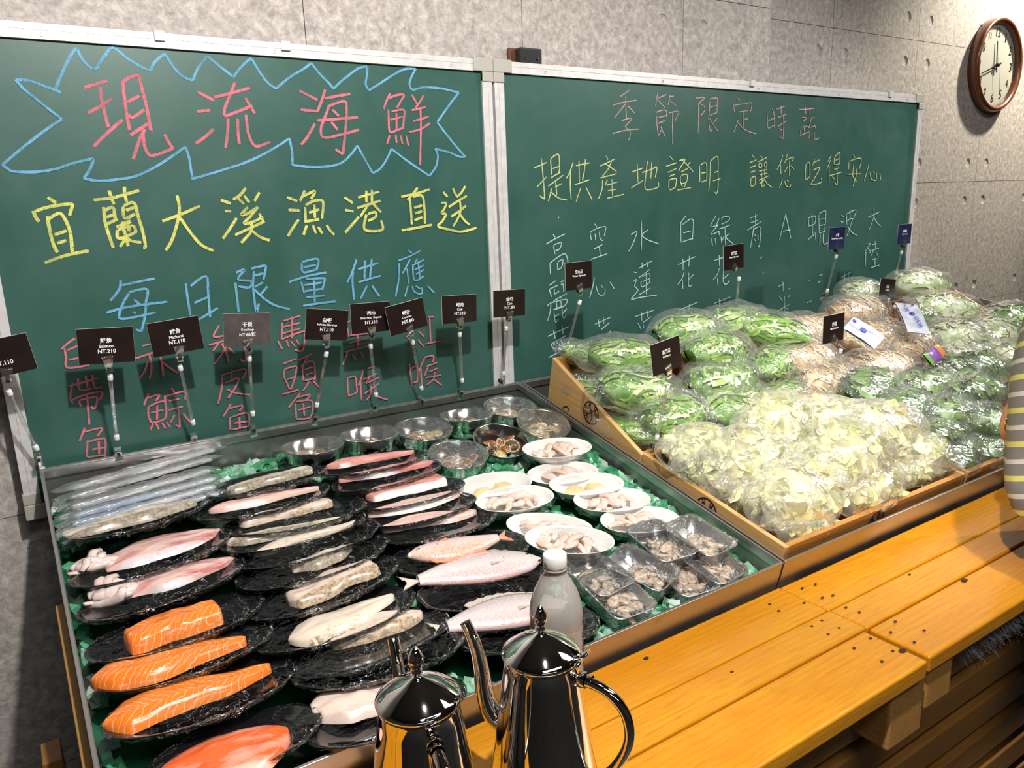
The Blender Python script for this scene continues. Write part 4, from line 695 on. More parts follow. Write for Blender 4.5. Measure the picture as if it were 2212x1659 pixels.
def whole_fish(c, Hh, Th, body, belly, fin, label, w=0, tilt=6, flip=False, seed=0, parts=True, eye=True):
    """lies on its side, head at +x (or -x when flipped); height of the fish runs along local y"""
    u, v, L, ang = c
    u, v, w, tilt = settle(u, v); w += .002
    t = thing('whole_fish', label, 'fish', TM(u, v, w, ang + (180 if flip else 0), -tilt if flip else tilt))
    a = N(body[0]); tc = a.n('ShaderNodeTexCoord').outputs['Object']; sp = a.n('ShaderNodeSeparateXYZ', i0=tc)
    sc_ = a.n('ShaderNodeTexVoronoi', I_Vector=tc, I_Scale=260.0).outputs[0]
    yy = a.math('MULTIPLY', sp.outputs[1], (-1.0 if flip else 1.0) / Hh); yy = a.math('ADD', yy, .5)
    col = a.ramp(a.math('ADD', yy, a.math('MULTIPLY', a.math('SUBTRACT', a.noise(tc, 18, 4), .5), .45)), [(.1, belly), (.45, body[2]), (.9, body[1])] if not flip else [(.1, body[1]), (.5, body[2]), (.9, belly)])
    col = a.mix(a.math('MULTIPLY', a.ramp(sc_, [(.3, (0, 0, 0)), (.7, (1, 1, 1))]), .35), col, body[3])
    fm = a.done(a.pr(Base_Color=col, Roughness=.25, Metallic=.08, Coat_Weight=.5, Coat_Roughness=.12, Normal=a.bump(sc_, .35, .001)))
    fmat = simple('fin_' + body[0], fin, .35, 0, .3)
    def hh(s):   # s 0 tail root .. 1 snout
        return Hh/2 * (.16 + .84*math.sin(PI*min(1, max(0, (s*.86+.07)))**1.15)**1.0) * (1 if s < .86 else max(.18, 1 - ((s-.86)/.14)**2*.72))
    def fn(a_, b_):
        s = a_; th = 2*PI*b_; h = hh(s); x = -L*.36 + s*L*.86
        return Vector((x, math.sin(th)*h + .008*math.sin(s*3), Th*.5*(h/(Hh/2))**.6*math.cos(th) + Th*.5))
    g = G().grid(fn, 34, 20, cv=True); g.f.append(tuple(range(20))[::-1]); g.m.append(0); g.f.append(tuple(33*20+k for k in range(20))); g.m.append(0)
    obj('body', g, fm, t)
    def fan(name, root, a0, a1, ln, curve=0):
        fg = G(); n = 10; vs = [Vector(root)]
        for k in range(n):
            q = k/(n-1); an = R(a0 + (a1-a0)*q); l = ln*(1 - curve*math.sin(q*PI))
            vs.append(Vector(root) + Vector((math.cos(an)*l, math.sin(an)*l, .002*(k % 2))))
        vs2 = [p + Vector((0, 0, .0012)) for p in vs]; m = len(vs)
        fs = [(0, k, k+1) for k in range(1, n)] + [(m, m+k+1, m+k) for k in range(1, n)] + [(k, m+k, m+k+1, k+1) for k in range(1, n)]
        fg.add(vs+vs2, fs); obj(name, fg, fmat, t, False)
    fan('tail_fin', (-L*.34, 0, Th*.45), 145, 215, L*.17, .45)
    fan('pectoral_fin', (L*.22, -Hh*.08, Th*.92), 172, 196, L*.10)
    dg_ = G(); vs = []
    for k in range(14):
        s = .25 + k*.045; x = -L*.36 + s*L*.86; h = hh(s); vs += [(x, h*.96+.008*math.sin(s*3), Th*.5), (x-.008, h + .010 + .003*(k % 2)+.008*math.sin(s*3), Th*.5)]
    dg_.add(vs + [(x, y, z+.001) for x, y, z in vs], [(2*k, 2*k+1, 2*k+3, 2*k+2) for k in range(13)] + [(28+2*k, 28+2*k+2, 28+2*k+3, 28+2*k+1) for k in range(13)])
    obj('dorsal_fin', dg_, fmat, t, False)
    # eye, gill cover, mouth
    ex, ey = L*.405, .004; s_ = (ex + L*.36)/(L*.86); zt_ = Th*.5*(hh(s_)/(Hh/2))**.6*.9 + Th*.5
    eg = G().blob((ex, ey, zt_), Hh*.075, Hh*.075, Hh*.04); eg.blob((ex, ey, zt_+Hh*.022), Hh*.04, Hh*.04, Hh*.03, mi=1)
    obj('eye', eg, [simple('fish_eye', (.75, .62, .40), .15, 0, 1), M['black']], t)
    def arc(x0, r_, z_, a0, a1, rr): return [Vector((x0 + math.cos(R(a))*r_*.55, math.sin(R(a))*r_ + .003, z_ - abs(math.sin(R(a)))*Th*.28)) for a in range(a0, a1+1, 10)]
    obj('gill_cover', G().tube(arc(L*.30, Hh*.36, Th*.97, 110, 250, .001), .0014, 6), fmat, t)
    obj('mouth', G().tube([(L*.497, -.004, Th*.62), (L*.465, -.010, Th*.72)], .0012, 6), M['ink'], t)
    return t

# ---- column 1
P1 = [((0.107,0.232,0.224,4.8), 'black oval plate under the brown flatfish, behind the squid plates'),
      ((0.113,0.353,0.235,8.5), 'black oval plate under the opened squid with red centre'),
      ((0.114,0.434,0.233,8.2), 'black oval plate under the pale folded squid, behind the salmon'),
      ((0.110,0.526,0.230,3.4), 'black oval plate of the short salmon block'),
      ((0.110,0.587,0.220,2.5), 'black oval plate of the long smooth salmon fillet'),
      ((0.112,0.667,0.226,-0.2), 'black oval plate of the notched salmon fillet'),
      ((0.139,0.761,0.204,1.1), 'black oval plate at the tray front under the deep orange fillet')]
for i, (c, l) in enumerate(P1): plate(c, l, 9, .002, i)
fillet((0.111,0.247,0.203,4.8), .055, .016, 'leaf', 'white3', 'brownish flatfish lying on the plate behind the squid', 3, .0, 9, 'flatfish', 'fish')
sq1 = fillet((0.139,0.348,0.176,5.3), .088, .016, 'cone', 'squidin', 'opened squid with pink and red inside, behind the pale squid', 1, .0, 9, 'squid', 'squid')
sq2 = fillet((0.145,0.430,0.165,3.4), .060, .016, 'cone', 'squidin', 'pale pink squid with white edge just behind the salmon', 2, .002, 9, 'squid', 'squid')
for sq, sd in ((sq1, 1), (sq2, 2)):
    rr = random.Random(sd); g = G(); L0 = max(v[0] for v in [tuple(x.co) for x in sq.data.vertices])
    for k in range(4):
        a = rr.uniform(-.5, .5); x0 = -L0 + .010
        pth = [Vector((x0 - t*.05 - .008*math.sin(t*5+k), (a*.045)*(1-.2*t) + .012*math.sin(t*4+k*1.7), .010 + .010*math.sin(t*3+k))) for t in (0, .2, .4, .6, .8, 1.0)]
        g.tube(pth, [.006, .0075, .0075, .007, .006, .004], 10, flat=.6)
    g.blob((-L0-.002, -.008, .009), .026, .014, .009, 12, 20, amp=.35, fr=50, seed=sd+5); g.blob((-L0-.020, .012, .008), .022, .014, .009, 12, 20, amp=.4, fr=60, seed=sd+9)
    g.blob((-L0-.010, .002, .009), .030, .022, .009, amp=.3, fr=60, seed=sd)
    obj('tentacles', g, M['squidwh'], sq)
fillet((0.116,0.545,0.126,3.5), .062, .024, 'block', 'salmon', 'short upright salmon block on the rearmost salmon plate', 1, .004, 9)
fillet((0.100,0.604,0.186,-3.8), .066, .020, 'taper', 'salmon', 'long smooth salmon fillet on the middle salmon plate', 2, .002, 9)
fillet((0.108,0.680,0.197,0.9), .064, .020, 'taper', 'salmon', 'salmon fillet with a notch and curled ends', 5, .002, 9)
fillet((0.125,0.784,0.138,-2.1), .105, .020, 'leaf', 'trout', 'deep orange fillet with a pink stripe at the tray front', 4, .002, 9)
# ---- column 2
P2 = [((0.345,0.207,0.220,1.3), 'rearmost black oval plate of the middle stack'), ((0.319,0.270,0.237,-0.1), 'second black oval plate of the middle stack'),
      ((0.355,0.339,0.257,-4.2), 'third black oval plate of the middle stack'), ((0.340,0.379,0.249,-0.8), 'fourth black oval plate of the middle stack'),
      ((0.348,0.422,0.243,3.4), 'fifth black oval plate of the middle stack'), ((0.339,0.473,0.253,3.3), 'black oval plate of the small dark skinned piece'),
      ((0.331,0.536,0.243,6.6), 'black oval plate of the skinned white fillet'), ((0.321,0.609,0.249,1.3), 'black oval plate of the smooth cream fillet'),
      ((0.346,0.674,0.237,1.9), 'black oval plate of the mottled skin fillet'), ((0.346,0.703,0.249,-7.2), 'empty looking black oval plate behind the small kettle')]
for i, (c, l) in enumerate(P2): plate(c, l, 9, .002, i + 1)
plate((0.315,0.796,0.209,-4.0), 'black oval plate of the thick white slab beside the kettle', 9, .002, 4)
fillet((0.348,0.221,0.164,4.5), .034, .013, 'block', 'white3', 'grey skinned fillet on the rearmost middle plate', 1, 0, 9)
fillet((0.320,0.278,0.192,-1.8), .032, .013, 'taper', 'pinkpale', 'thin pinkish fillet on the second middle plate', 2, 0, 9)
fillet((0.340,0.339,0.163,0.7), .032, .014, 'block', 'white1', 'tan skinned fillet on the third middle plate', 3, 0, 9)
fillet((0.320,0.386,0.192,-3.7), .034, .013, 'taper', 'white3', 'grey brown skinned fillet on the fourth middle plate', 4, 0, 9)
fillet((0.354,0.424,0.196,4.3), .028, .013, 'taper', 'white2', 'narrow cream fillet on the fifth middle plate', 5, 0, 9)
fillet((0.348,0.485,0.103,8.3), .045, .015, 'leaf', 'white3', 'small piece with dark skin on the middle stack', 6, 0, 9)
fillet((0.341,0.552,0.147,11.9), .060, .016, 'block', 'white1', 'white fillet with a scaly skin edge below the middle stack', 7, 0, 9)
fillet((0.326,0.629,0.168,5.4), .066, .014, 'taper', 'white2', 'smooth cream fillet tapering to a point', 8, 0, 9)
fillet((0.359,0.673,0.138,0.2), .062, .018, 'leaf', 'white1', 'fillet with mottled skin partly behind the kettle', 9, 0, 9)
fillet((0.281,0.785,0.110,-8.6), .092, .018, 'leaf', 'thick', 'thick white slab beside the small kettle', 11, 0, 9)
# ---- column 3
P3 = [((0.548,0.224,0.217,-1.4), 'rearmost black oval plate of pink fillets'), ((0.554,0.282,0.222,2.7), 'second black oval plate of pink fillets'),
      ((0.561,0.356,0.222,-0.8), 'third black oval plate of pink fillets'), ((0.554,0.411,0.221,-0.6), 'fourth black oval plate of pink fillets'),
      ((0.561,0.471,0.217,-2.5), 'fifth black oval plate of pink fillets'), ((0.560,0.554,0.237,-7.9), 'black oval plate of the small red snapper'),
      ((0.551,0.649,0.221,-9.4), 'black oval plate of the big silvery pink fish'), ((0.554,0.753,0.223,-16.3), 'black oval plate behind the water bottle')]
for i, (c, l) in enumerate(P3): plate(c, l, 9 if i < 5 else 5, .002, i + 2)
fillet((0.546,0.223,0.182,-4.6), .030, .013, 'taper', 'pink', 'long pink fillet on the rearmost pink fillet plate', 1, 0, 9)
fillet((0.555,0.279,0.194,-3.9), .034, .014, 'leaf', 'pink', 'pink fillet on the second pink fillet plate', 2, 0, 9)
fillet((0.561,0.353,0.160,-0.3), .058, .015, 'block', 'pink', 'broad pink fillet with white rim on the third plate', 3, 0, 9)
fillet((0.555,0.405,0.187,-1.8), .050, .014, 'leaf', 'pinkpale', 'curved pink fillet on the fourth plate', 4, 0, 9)
fillet((0.552,0.467,0.177,-7.5), .050, .014, 'leaf', 'pinkpale', 'orange pink fillet on the fifth plate behind the snapper', 5, 0, 9)
whole_fish((0.557,0.565,0.184,-8.3), .062, .026, ('red_snapper', (.82, .42, .30), (.86, .62, .58), (.90, .80, .78)), (.86, .66, .58), (.85, .30, .16), 'small red snapper with orange tail on a black plate', .002, 5, True)
whole_fish((0.536,0.637,0.240,-12.0), .084, .030, ('silver_sea_bream', (.60, .48, .48), (.76, .66, .66), (.88, .84, .85)), (.82, .38, .36), (.62, .52, .46), 'big silvery pink fish, head beside the water bottle', .004, 5, False)
whole_fish((0.519,0.746,0.221,-12.1), .078, .030, ('second_sea_bream', (.55, .44, .44), (.72, .62, .62), (.86, .80, .80)), (.82, .50, .48), (.60, .54, .44), 'silvery fish mostly hidden behind kettle and bottle', .004, 5, False)
# ---- beltfish packs
def beltpack(c, label, mat, seed, w, tilt):
    u, v, L, ang = c; u += .010; t = thing('beltfish_pack', label, 'fish pack', TM(u, v, w, ang, tilt), 'long bagged beltfish at the back of the tray')
    obj('beltfish', fillet_geo(L*.86, .044, .008, 'block', seed), mat, t, True, T((.005, 0, 0)))
    def fn(a, b):
        th = 2*PI*b; s = a; e = min(1, min(s, 1-s)/.08)
        hy = .030 + .002*nz(s, 0, 0, 8, seed); hz = .002 + .011*e
        p = Vector(((s-.5)*L*.98, math.cos(th)*hy, math.sin(th)*hz*.6 + .005)); p.z += .003*nz(s*3, b*2, 1, 6, seed); return p
    obj('plastic_bag', G().grid(fn, 40, 16, cv=True), M['fishbag'], t)
silver = speck('beltfish_silver', (.42, .42, .44), (.78, .77, .76), 8, .3, .35, .4, sc3=(1, 8, 8))
blueb = speck('beltfish_blue', (.20, .34, .62), (.80, .78, .74), 7, .3, .2, .4, sc3=(.6, 9, 9))
for k, (c, lab, mt) in enumerate((
    ((0.153,0.036,0.311,9.4), 'bagged beltfish leaning on the tray back wall, uppermost', silver), ((0.144,0.074,0.295,9.4), 'bagged beltfish second from the tray back wall', silver),
    ((0.136,0.116,0.279,7.2), 'bagged beltfish third from the tray back wall', silver), ((0.136,0.152,0.280,6.5), 'bagged beltfish with a blue upper edge', blueb),
    ((0.131,0.183,0.275,5.6), 'bagged beltfish between the two blue edged ones', blueb), ((0.130,0.213,0.276,5.3), 'frontmost bagged beltfish with blue print, above the flatfish plate', blueb))):
    beltpack(c, lab, mt, k, -.022 + .003*k, 24)

# ---- bowls of clams
BR = .0605
BOWL = meshof('bowl', G().lathe([(0, -.050), (.030, -.050), (.042, -.044), (.052, -.024), (.0595, -.002), (.0625, 0), (.0615, .0014), (.058, -.002), (.050, -.024), (.040, -.0425), (.029, -.048), (0, -.048)], 40), M['bowl'])
def bowlwrap(seed):
    def fn(a, t):
        th = 2*PI*a; 
        if t < .5: f = t/.5; r_ = .0620*f; z = .001 - .006*(1-f*f) + .0012*math.sin(9*th + seed)*f
        else: q = (t-.5)/.5; r_ = .0632 - .020*q; z = .002 - q*.044; r_ += .0035*noise.noise(Vector((math.cos(th)*3, math.sin(th)*3, q*4+seed)))
        return Vector((math.cos(th)*r_, math.sin(th)*r_, z))
    return meshof('cling_film', G().grid(fn, 48, 13, cu=True), M['wrap_bowl'])
BWR = [bowlwrap(s) for s in range(3)]
shell_m = []
for nm, c1, c2 in (('clam_brown', (.16, .055, .015), (.42, .17, .05)), ('clam_ochre', (.50, .32, .10), (.78, .60, .34)), ('clam_dark', (.035, .022, .014), (.20, .12, .06))):
    a = N(nm); v = a.coord(); wv = a.n('ShaderNodeTexWave', wave_type='RINGS', rings_direction='Z', I_Vector=v, I_Scale=70.0, I_Distortion=2.5, I_Detail=2.0).outputs[1]
    col = a.mix(wv, c1, c2); shell_m.append(a.done(a.pr(Base_Color=col, Roughness=.25, Coat_Weight=.6, Normal=a.bump(wv, .3, .001))))
shell_in = simple('clam_inside', (.80, .66, .42), .3, 0, .4)
def clam_geo():
    g = G()
    def fn(a, b):
        th = 2*PI*a; f = b; r_ = f*(1 + .06*math.cos(th)); z = .0062*(1-f**2.2)
        return Vector((math.cos(th)*r_*.0150, math.sin(th)*r_*.0125 + .002*(1-f), z))
    g.grid(fn, 20, 7, cu=True); g.grid(lambda a, b: (lambda p: Vector((p.x, p.y, -p.z)))(fn(1-a, b)), 20, 7, cu=True)
    g.tube([(math.cos(t)*.0152, math.sin(t)*.0127, 0) for t in [k*PI/10 for k in range(21)]], .0009, 5, 1, False)
    return g
CLM = [meshof('shell', clam_geo(), [m, shell_in]) for m in shell_m]
USED = set()
def uniq(l):
    for alt in (l, l.replace('outer ', 'rimmost ').replace('inner ', 'mid ').replace('central', 'middle'), 'topmost ' + l):
        if alt not in USED: USED.add(alt); return alt
    return l
def spot_in(a, rr):
    d = ('right', 'rear right', 'rear', 'rear left', 'left', 'front left', 'front', 'front right')[int(((a + PI/8) % (2*PI)) / (PI/4)) % 8]
    return {0: 'central', 1: 'inner', 2: 'outer'}[0 if rr < .25 else 1 if rr < .68 else 2] + ('' if rr < .25 else ' ' + d)
BOWLS = [((0.468,0.108), 0, 4, 'steel bowl of clams nearest the beltfish packs', 'leftmost'), ((0.591,0.107), 0, 5, 'steel bowl of clams under the Neritic Squid card', 'second'),
         ((0.707,0.130), 10, 7, 'steel bowl of open clams, between the pink fillets and the tray back wall', 'third'), ((0.827,0.108), 0, 5, 'steel bowl of pale clams below the Crab card', 'fourth'),
         ((0.942,0.112), 10, 6, 'steel bowl of clams in the rear right corner of the fish tray', 'corner'), ((0.719,0.260), 12, 6, 'steel bowl of brown clams beside the pink fillets', 'near the pink fillets'),
         ((0.834,0.245), 22, 9, 'tilted steel bowl full of dark clams behind the white dishes', 'tilted'), ((0.965,0.216), 20, 8, 'tilted steel bowl of clams against the tray side wall', 'side wall')]
for i, (c, tl, n, lab, wh) in enumerate(BOWLS):
    u, v = c; P = TP(u, v, 0); Mx = T(P) @ Rm(tl, 'X')
    t = thing('steel_bowl', lab, 'bowl', Mx, 'steel bowls of clams'); linkmesh('bowl_body', BOWL, t, Matrix())
    if i != 6: linkmesh('cling_film', BWR[i % 3], t, Rm(40*i, 'Z'))
    r = random.Random(i+40)
    for k in range(n):
        a = k*2.399; rr = .031*math.sqrt((k+.4)/n); s = r.uniform(.85, 1.15)
        Mc = Mx @ T((math.cos(a)*rr, math.sin(a)*rr, -.030 + .007*(k % 3) + .18*rr)) @ Rm(r.uniform(0, 360), 'Z') @ Rm(r.uniform(-45, 55), 'X') @ Matrix.Scale(s, 4)
        o = bpy.data.objects.new('clam', CLM[r.choice((0, 1, 1, 2, 0))]); COL.objects.link(o); o.matrix_world = Mc
        tag(o, uniq(spot_in(a, rr/.031) + ' clam, ' + wh + ' steel bowl of clams'), 'clam', 'clams in the %s bowl' % wh)

# ---- white dishes
def ring_piece(seed):
    r = random.Random(seed); g = G(); k = r.choice((0, 0, 1, 2))
    if k == 0:
        n = 9; pth = [Vector(((t-.5)*.036, .007*math.sin(t*4+seed), .003 + .005*math.sin(t*3.1))) for t in [i/(n-1) for i in range(n)]]
        g.tube(pth, [.003 + .0045*math.sin(PI*min(1, max(.08, i/(n-1)))) for i in range(n)], 8, flat=.55)
    elif k == 1:
        pth = [Vector((math.cos(t)*.010, math.sin(t)*.008, .004+.002*math.sin(t*2))) for t in [i*.55 for i in range(10)]]; g.tube(pth, .0042, 8, flat=1.3)
    else: g.blob((0, 0, .005), .016, .010, .0055, amp=.25, fr=70, seed=seed)
    return g
M['squid_pc'] = speck('raw_squid_pink', (.88, .66, .56), (.93, .80, .73), 60, .18, 0, .8, sub=.2, c3=(.86, .48, .30), s3=26)
M['scallop'] = speck('raw_scallop', (.90, .62, .26), (.93, .76, .48), 30, .22, 0, .6, sub=.2)
PCS = [meshof('squid_piece', ring_piece(s), M['squid_pc']) for s in range(7)]
SCL = meshof('scallop', G().lathe([(0, 0), (.016, 0), (.0195, .004), (.020, .008), (.0175, .0125), (.010, .0145), (0, .015)], 28, sx=1.1, sy=.9), M['scallop'])
DISH = [((0.884,0.401,0.149,-10.3), 'p', 9, 'white oval dish of squid, lower one of the pair by the tray side wall', 'lower stacked', -.010),
        ((0.912,0.339,0.158,-11.8), 'p', 14, 'white oval dish of squid, upper one of the pair by the tray side wall', 'upper stacked', .010),
        ((0.724,0.393,0.152,-6.8), 's', 2, 'white oval dish of two scallops beside the pink fillets', 'rear scallop', 0),
        ((0.890,0.469,0.155,-16.1), 's', 2, 'white oval dish of two scallops near the tray side wall', 'side scallop', 0),
        ((0.726,0.460,0.151,-9.6), 'p', 12, 'white oval dish of squid in front of the first scallop dish', 'behind the snapper', .006),
        ((0.899,0.536,0.155,-17.0), 'p', 15, 'white oval dish with the tallest heap of squid, near the tray side wall', 'tallest heap', 0),
        ((0.740,0.553,0.145,-32.7), 'p', 15, 'white oval dish of squid right behind the dish next to the bottle', 'middle front', -.003),
        ((0.904,0.610,0.161,-16.1), 'p', 11, 'white oval dish of squid touching the aluminium oyster trays', 'beside the oysters', -.002),
        ((0.737,0.614,0.146,-29.4), 'p', 11, 'white oval dish of squid just behind the bottle cap', 'behind the bottle', .009)]
for i, (c, kd, n, lab, wh, w0) in enumerate(DISH):
    u, v, L, ang = c; Mx = TM(u, v, w0, ang, 0); foot(u, v, ang, .070, .045)
    t = thing('oval_dish', lab, 'dish', Mx, 'white oval dishes of squid and scallops'); linkmesh('dish_body', CW, t, Matrix()); linkmesh('cling_film', WWR[i % 3], t, Matrix())
    r = random.Random(i+5)
    for k in range(n):
        if kd == 's':
            o = bpy.data.objects.new('scallop', SCL); Mc = Mx @ T(((-.024, .022)[k], (-.004, .006)[k], -.022)) @ Rm(20*k, 'Z') @ Rm((6, -8)[k], 'X')
            tag(o, ('left', 'right')[k] + ' scallop in the white dish ' + lab.split('scallops ')[1], 'scallop', 'scallops in the %s dish' % wh)
        else:
            o = bpy.data.objects.new('squid_piece', PCS[(k+i) % 7]); a = k*2.399; rr = math.sqrt((k+.5)/n)
            Mc = Mx @ T((math.cos(a)*rr*.042, math.sin(a)*rr*.014, -.018 + (1-rr)*.016 + r.uniform(0, .004))) @ Rm(r.uniform(0, 360), 'Z') @ Rm(r.uniform(-25, 25), 'X') @ Matrix.Scale(r.uniform(.95, 1.25), 4)
            tag(o, uniq(spot_in(a, rr) + ' squid piece, ' + wh + ' white dish heap'), 'squid piece', 'squid pieces in the %s dish' % wh)
        COL.objects.link(o); o.matrix_world = Mc

# ---- aluminium trays of oysters
def rrect(hx, hy, r_, n=6):
    pts = []
    for (sx, sy, a0) in ((1, 1, 0), (-1, 1, 90), (-1, -1, 180), (1, -1, 270)):
        for k in range(n+1):
            a = R(a0 + 90*k/n); pts.append((sx*(hx-r_) + math.cos(a)*r_, sy*(hy-r_) + math.sin(a)*r_))
    return pts
def altray():
    g = G(); layers = [(.040, .054, 0, .016), (.0425, .0565, 0, .017), (.0425, .0565, -.0015, .017), (.0405, .0545, -.002, .016), (.034, .048, -.028, .014), (0.001, .001, -.028, .0005)]
    lay2 = [(.040, .054, 0, .016), (.0335, .0475, -.026, .014), (.001, .001, -.026, .0005)]
    for ly in (layers, lay2):
        vs = []; 
        for hx, hy, z, r_ in ly: vs += [(x, y, z) for x, y in rrect(hx, hy, r_)]
        n = 28; g.add(vs, [(i*n+k, i*n+(k+1) % n, (i+1)*n+(k+1) % n, (i+1)*n+k) for i in range(len(ly)-1) for k in range(n)])
    return meshof('tray_body', g, M['foil'])
ALT = altray()
def alwrap(seed):
    vs = []; g = G()
    def fn(a, t):
        pts = rrect(.0425, .0565, .017); x, y = pts[int(a*28) % 28]
        if t < .5: f = t/.5; z = .001 - .008*(1-f*f); k = f
        else: q = (t-.5)/.5; k = 1.02 - .12*q; z = .002 - q*.030
        p = Vector((x*k, y*k, z)); return p + Vector((nz(p.x, p.y, p.z, 90, seed), nz(p.x, p.y, p.z, 90, seed+2), nz(p.x, p.y, p.z, 80, seed+4)))*.0028*(1 if t > .4 else .5)
    return meshof('cling_film', g.grid(fn, 28, 11, cu=True), M['wrap_skirt'])
AWR = [alwrap(s) for s in range(3)]
def oyster(seed):
    r = random.Random(seed); g = G(); g.blob((0, 0, .005), .017, .0095, .006, 7, 12, amp=.45, fr=55, seed=seed)
    pth = [(math.cos(t)*.0165*(1+.12*math.sin(7*t)), math.sin(t)*.0095*(1+.15*math.sin(6*t+1)), .0045+.0015*math.sin(9*t)) for t in [k*.17 for k in range(28)]]
    g.tube(pth, .0016, 5, 1, flat=1.8); return g
M['oyster'] = speck('oyster_flesh', (.82, .58, .42), (.60, .54, .42), 60, .2, 0, .8, sub=.1, c3=(.20, .19, .165), s3=70, lo=.4, hi=.7)
M['oyfrill'] = speck('oyster_frill', (.05, .05, .05), (.25, .24, .21), 120, .25, 0, .7)
OYS = [meshof('oyster', oyster(s), [M['oyster'], M['oyfrill']]) for s in range(4)]
ALS = [((0.733,0.693), (0.760,0.681,0.086,-82.7), 'behind the bottle shoulder', 0), ((0.808,0.721), (0.844,0.710,0.085,-70.6), 'in the middle of the seven', .002), ((0.888,0.681), (0.915,0.687,0.102,-93.1), 'touching the squid dish', .005),
       ((0.962,0.704), (1.000,0.695,0.091,-85.3), 'against the tray side wall', .007), ((0.728,0.780), (0.765,0.778,0.081,-92.5), 'at the tray front nearest the bottle', .001), ((0.875,0.775), (0.902,0.787,0.070,-93.2), 'in a gap at the tray front', -.012), ((0.941,0.792), (1.000,0.695,0.091,-85.3), 'in the front right tray corner', -.010)]
for i, (cc, c, wh, w0) in enumerate(ALS):
    ang = c[3]; tl = 0; u = min(cc[0], .978); v = min(cc[1], .752); Mx = TM(u, v, w0, ang + 90, 0, -tl); foot(u, v, ang + 90, .040, .055)
    t = thing('aluminium_tray', 'cling wrapped aluminium tray of oysters ' + wh, 'tray', Mx, 'aluminium trays of oysters'); linkmesh('tray_body', ALT, t, Matrix()); linkmesh('cling_film', AWR[i % 3], t, Matrix())
    r = random.Random(i+70)
    for k in range(9):
        a = k*2.399; rr = math.sqrt((k+.5)/9)
        o = bpy.data.objects.new('oyster', OYS[(k+i) % 4]); COL.objects.link(o)
        o.matrix_world = Mx @ T((math.cos(a)*rr*.022, -.012 + math.sin(a)*rr*.030, -.024 + (1-rr)*.009)) @ Rm(r.uniform(0, 360), 'Z') @ Rm(r.uniform(-20, 20), 'X') @ Matrix.Scale(r.uniform(.8, 1.15), 4)
        tag(o, uniq(spot_in(a, rr) + ' oyster, aluminium tray ' + wh), 'oyster', 'oysters in the tray ' + wh)

ice()

# ------------------------------------------------------------------ wooden crates
def emblem(name, parent, Mx, r_):
    g = G(); n = 32; rr = r_*.06
    g.tube([(math.cos(2*PI*k/n)*r_, math.sin(2*PI*k/n)*r_, 0) for k in range(n+1)], rr, 5, flat=.4)
    for s in (1, -1): g.tube([(-s*r_*.62, -r_*.74, 0), (s*r_*.55, r_*.78, 0)], rr*.8, 5, flat=.4)
    for cx, cy in ((.75, .65), (-.8, .6), (-.6, -.8), (.72, -.7)):
        for q in (.34, .52):
            pts = [(cx*r_ + math.cos(t)*q*r_, cy*r_ + math.sin(t)*q*r_, 0) for t in [k*.2 for k in range(32)]]
            pts = [p for p in pts if math.hypot(p[0], p[1]) < r_*.98]
            seg = []
            for p in pts:
                if seg and math.dist(seg[-1], p) > r_*.3:
                    if len(seg) > 1: g.tube(seg, rr*.7, 5, flat=.4)
                    seg = []
                seg.append(p)
            if len(seg) > 1: g.tube(seg, rr*.7, 5, flat=.4)
    for dx, dy in ((0, .30), (0, -.30), (.26, 0), (-.26, 0)): g.disc((dx*r_, dy*r_, .0004), r_*.06, 8)
    return obj(name, g, M['ink'], parent, False, Mx)
def crate(x0, x1, v0, v1, w0r, w0f, label, th=.011):
    """rear height w0r, front height w0f above the tray rim plane; floor follows the tray"""
    t = thing('wooden_crate', label, 'crate', TM(x0, v0, 0)); W = x1-x0; D = v1-v0; zb = -.078
    for nm, a0, a1 in (('side_panel', 0, th), ('side_panel', W-th, W)):
        pts = []
        for y, z in ((0, zb), (0, w0r), (-D, w0f), (-D, zb)): pts += [(a0, y, z), (a1, y, z)]
        obj(nm, G().add(pts, [(0, 2, 4, 6), (1, 7, 5, 3), (0, 1, 3, 2), (2, 3, 5, 4), (4, 5, 7, 6), (6, 7, 1, 0)]), M['crate'], t, False, None, .0012)
    obj('front_panel', G().box(th, W-th, -D, -D+th, zb, w0f), M['crate_x'], t, False, None, .0012)
    obj('rear_panel', G().box(th, W-th, -th, 0, zb, w0r), M['crate_x'], t, False, None, .0012)
    obj('bottom', G().box(th, W-th, -D+th, -th, zb, zb+.006), M['crate_x'], t, False)
    return t
CR_ = [crate(1.056, 1.655, .105, .440, .104, .012, 'pine crate of water spinach with dark round emblem on its tall side'),
       crate(1.665, 2.262, .105, .440, .104, .012, 'pine crate under the bean sprout bags'),
       crate(2.272, 2.87, .105, .440, .104, .012, 'far pine crate below the second chalkboard end'),
       crate(1.056, 1.655, .446, .812, .018, .018, 'low pine crate of shredded cabbage at the bench'),
       crate(1.665, 2.262, .446, .812, .018, .018, 'low pine crate of dark spinach next to the cabbage crate'),
       crate(2.272, 2.87, .446, .812, .018, .018, 'low pine crate behind the person in the striped shirt')]
def side_mark(cr, px, v0):   # px = (y, z) world on the left panel -> local
    p = Vector((0, px[0], px[1])); d = p - O3; v = -(d.y*cA + d.z*sA); w_ = -d.y*sA + d.z*cA
    return (-(v - v0), w_)
FL = Matrix(((0, 0, -1, 0), (-1, 0, 0, 0), (0, 1, 0, 0), (0, 0, 0, 1)))   # local x -> towards the viewer, y up, z out of the left panel
sy, sz = side_mark(0, (1.307,0.996), .105); emblem('round_emblem', CR_[0], T((-.0006, sy, sz)) @ FL @ Rm(-12, 'Z'), .026)
sy, sz = side_mark(0, (1.346,0.962), .105)
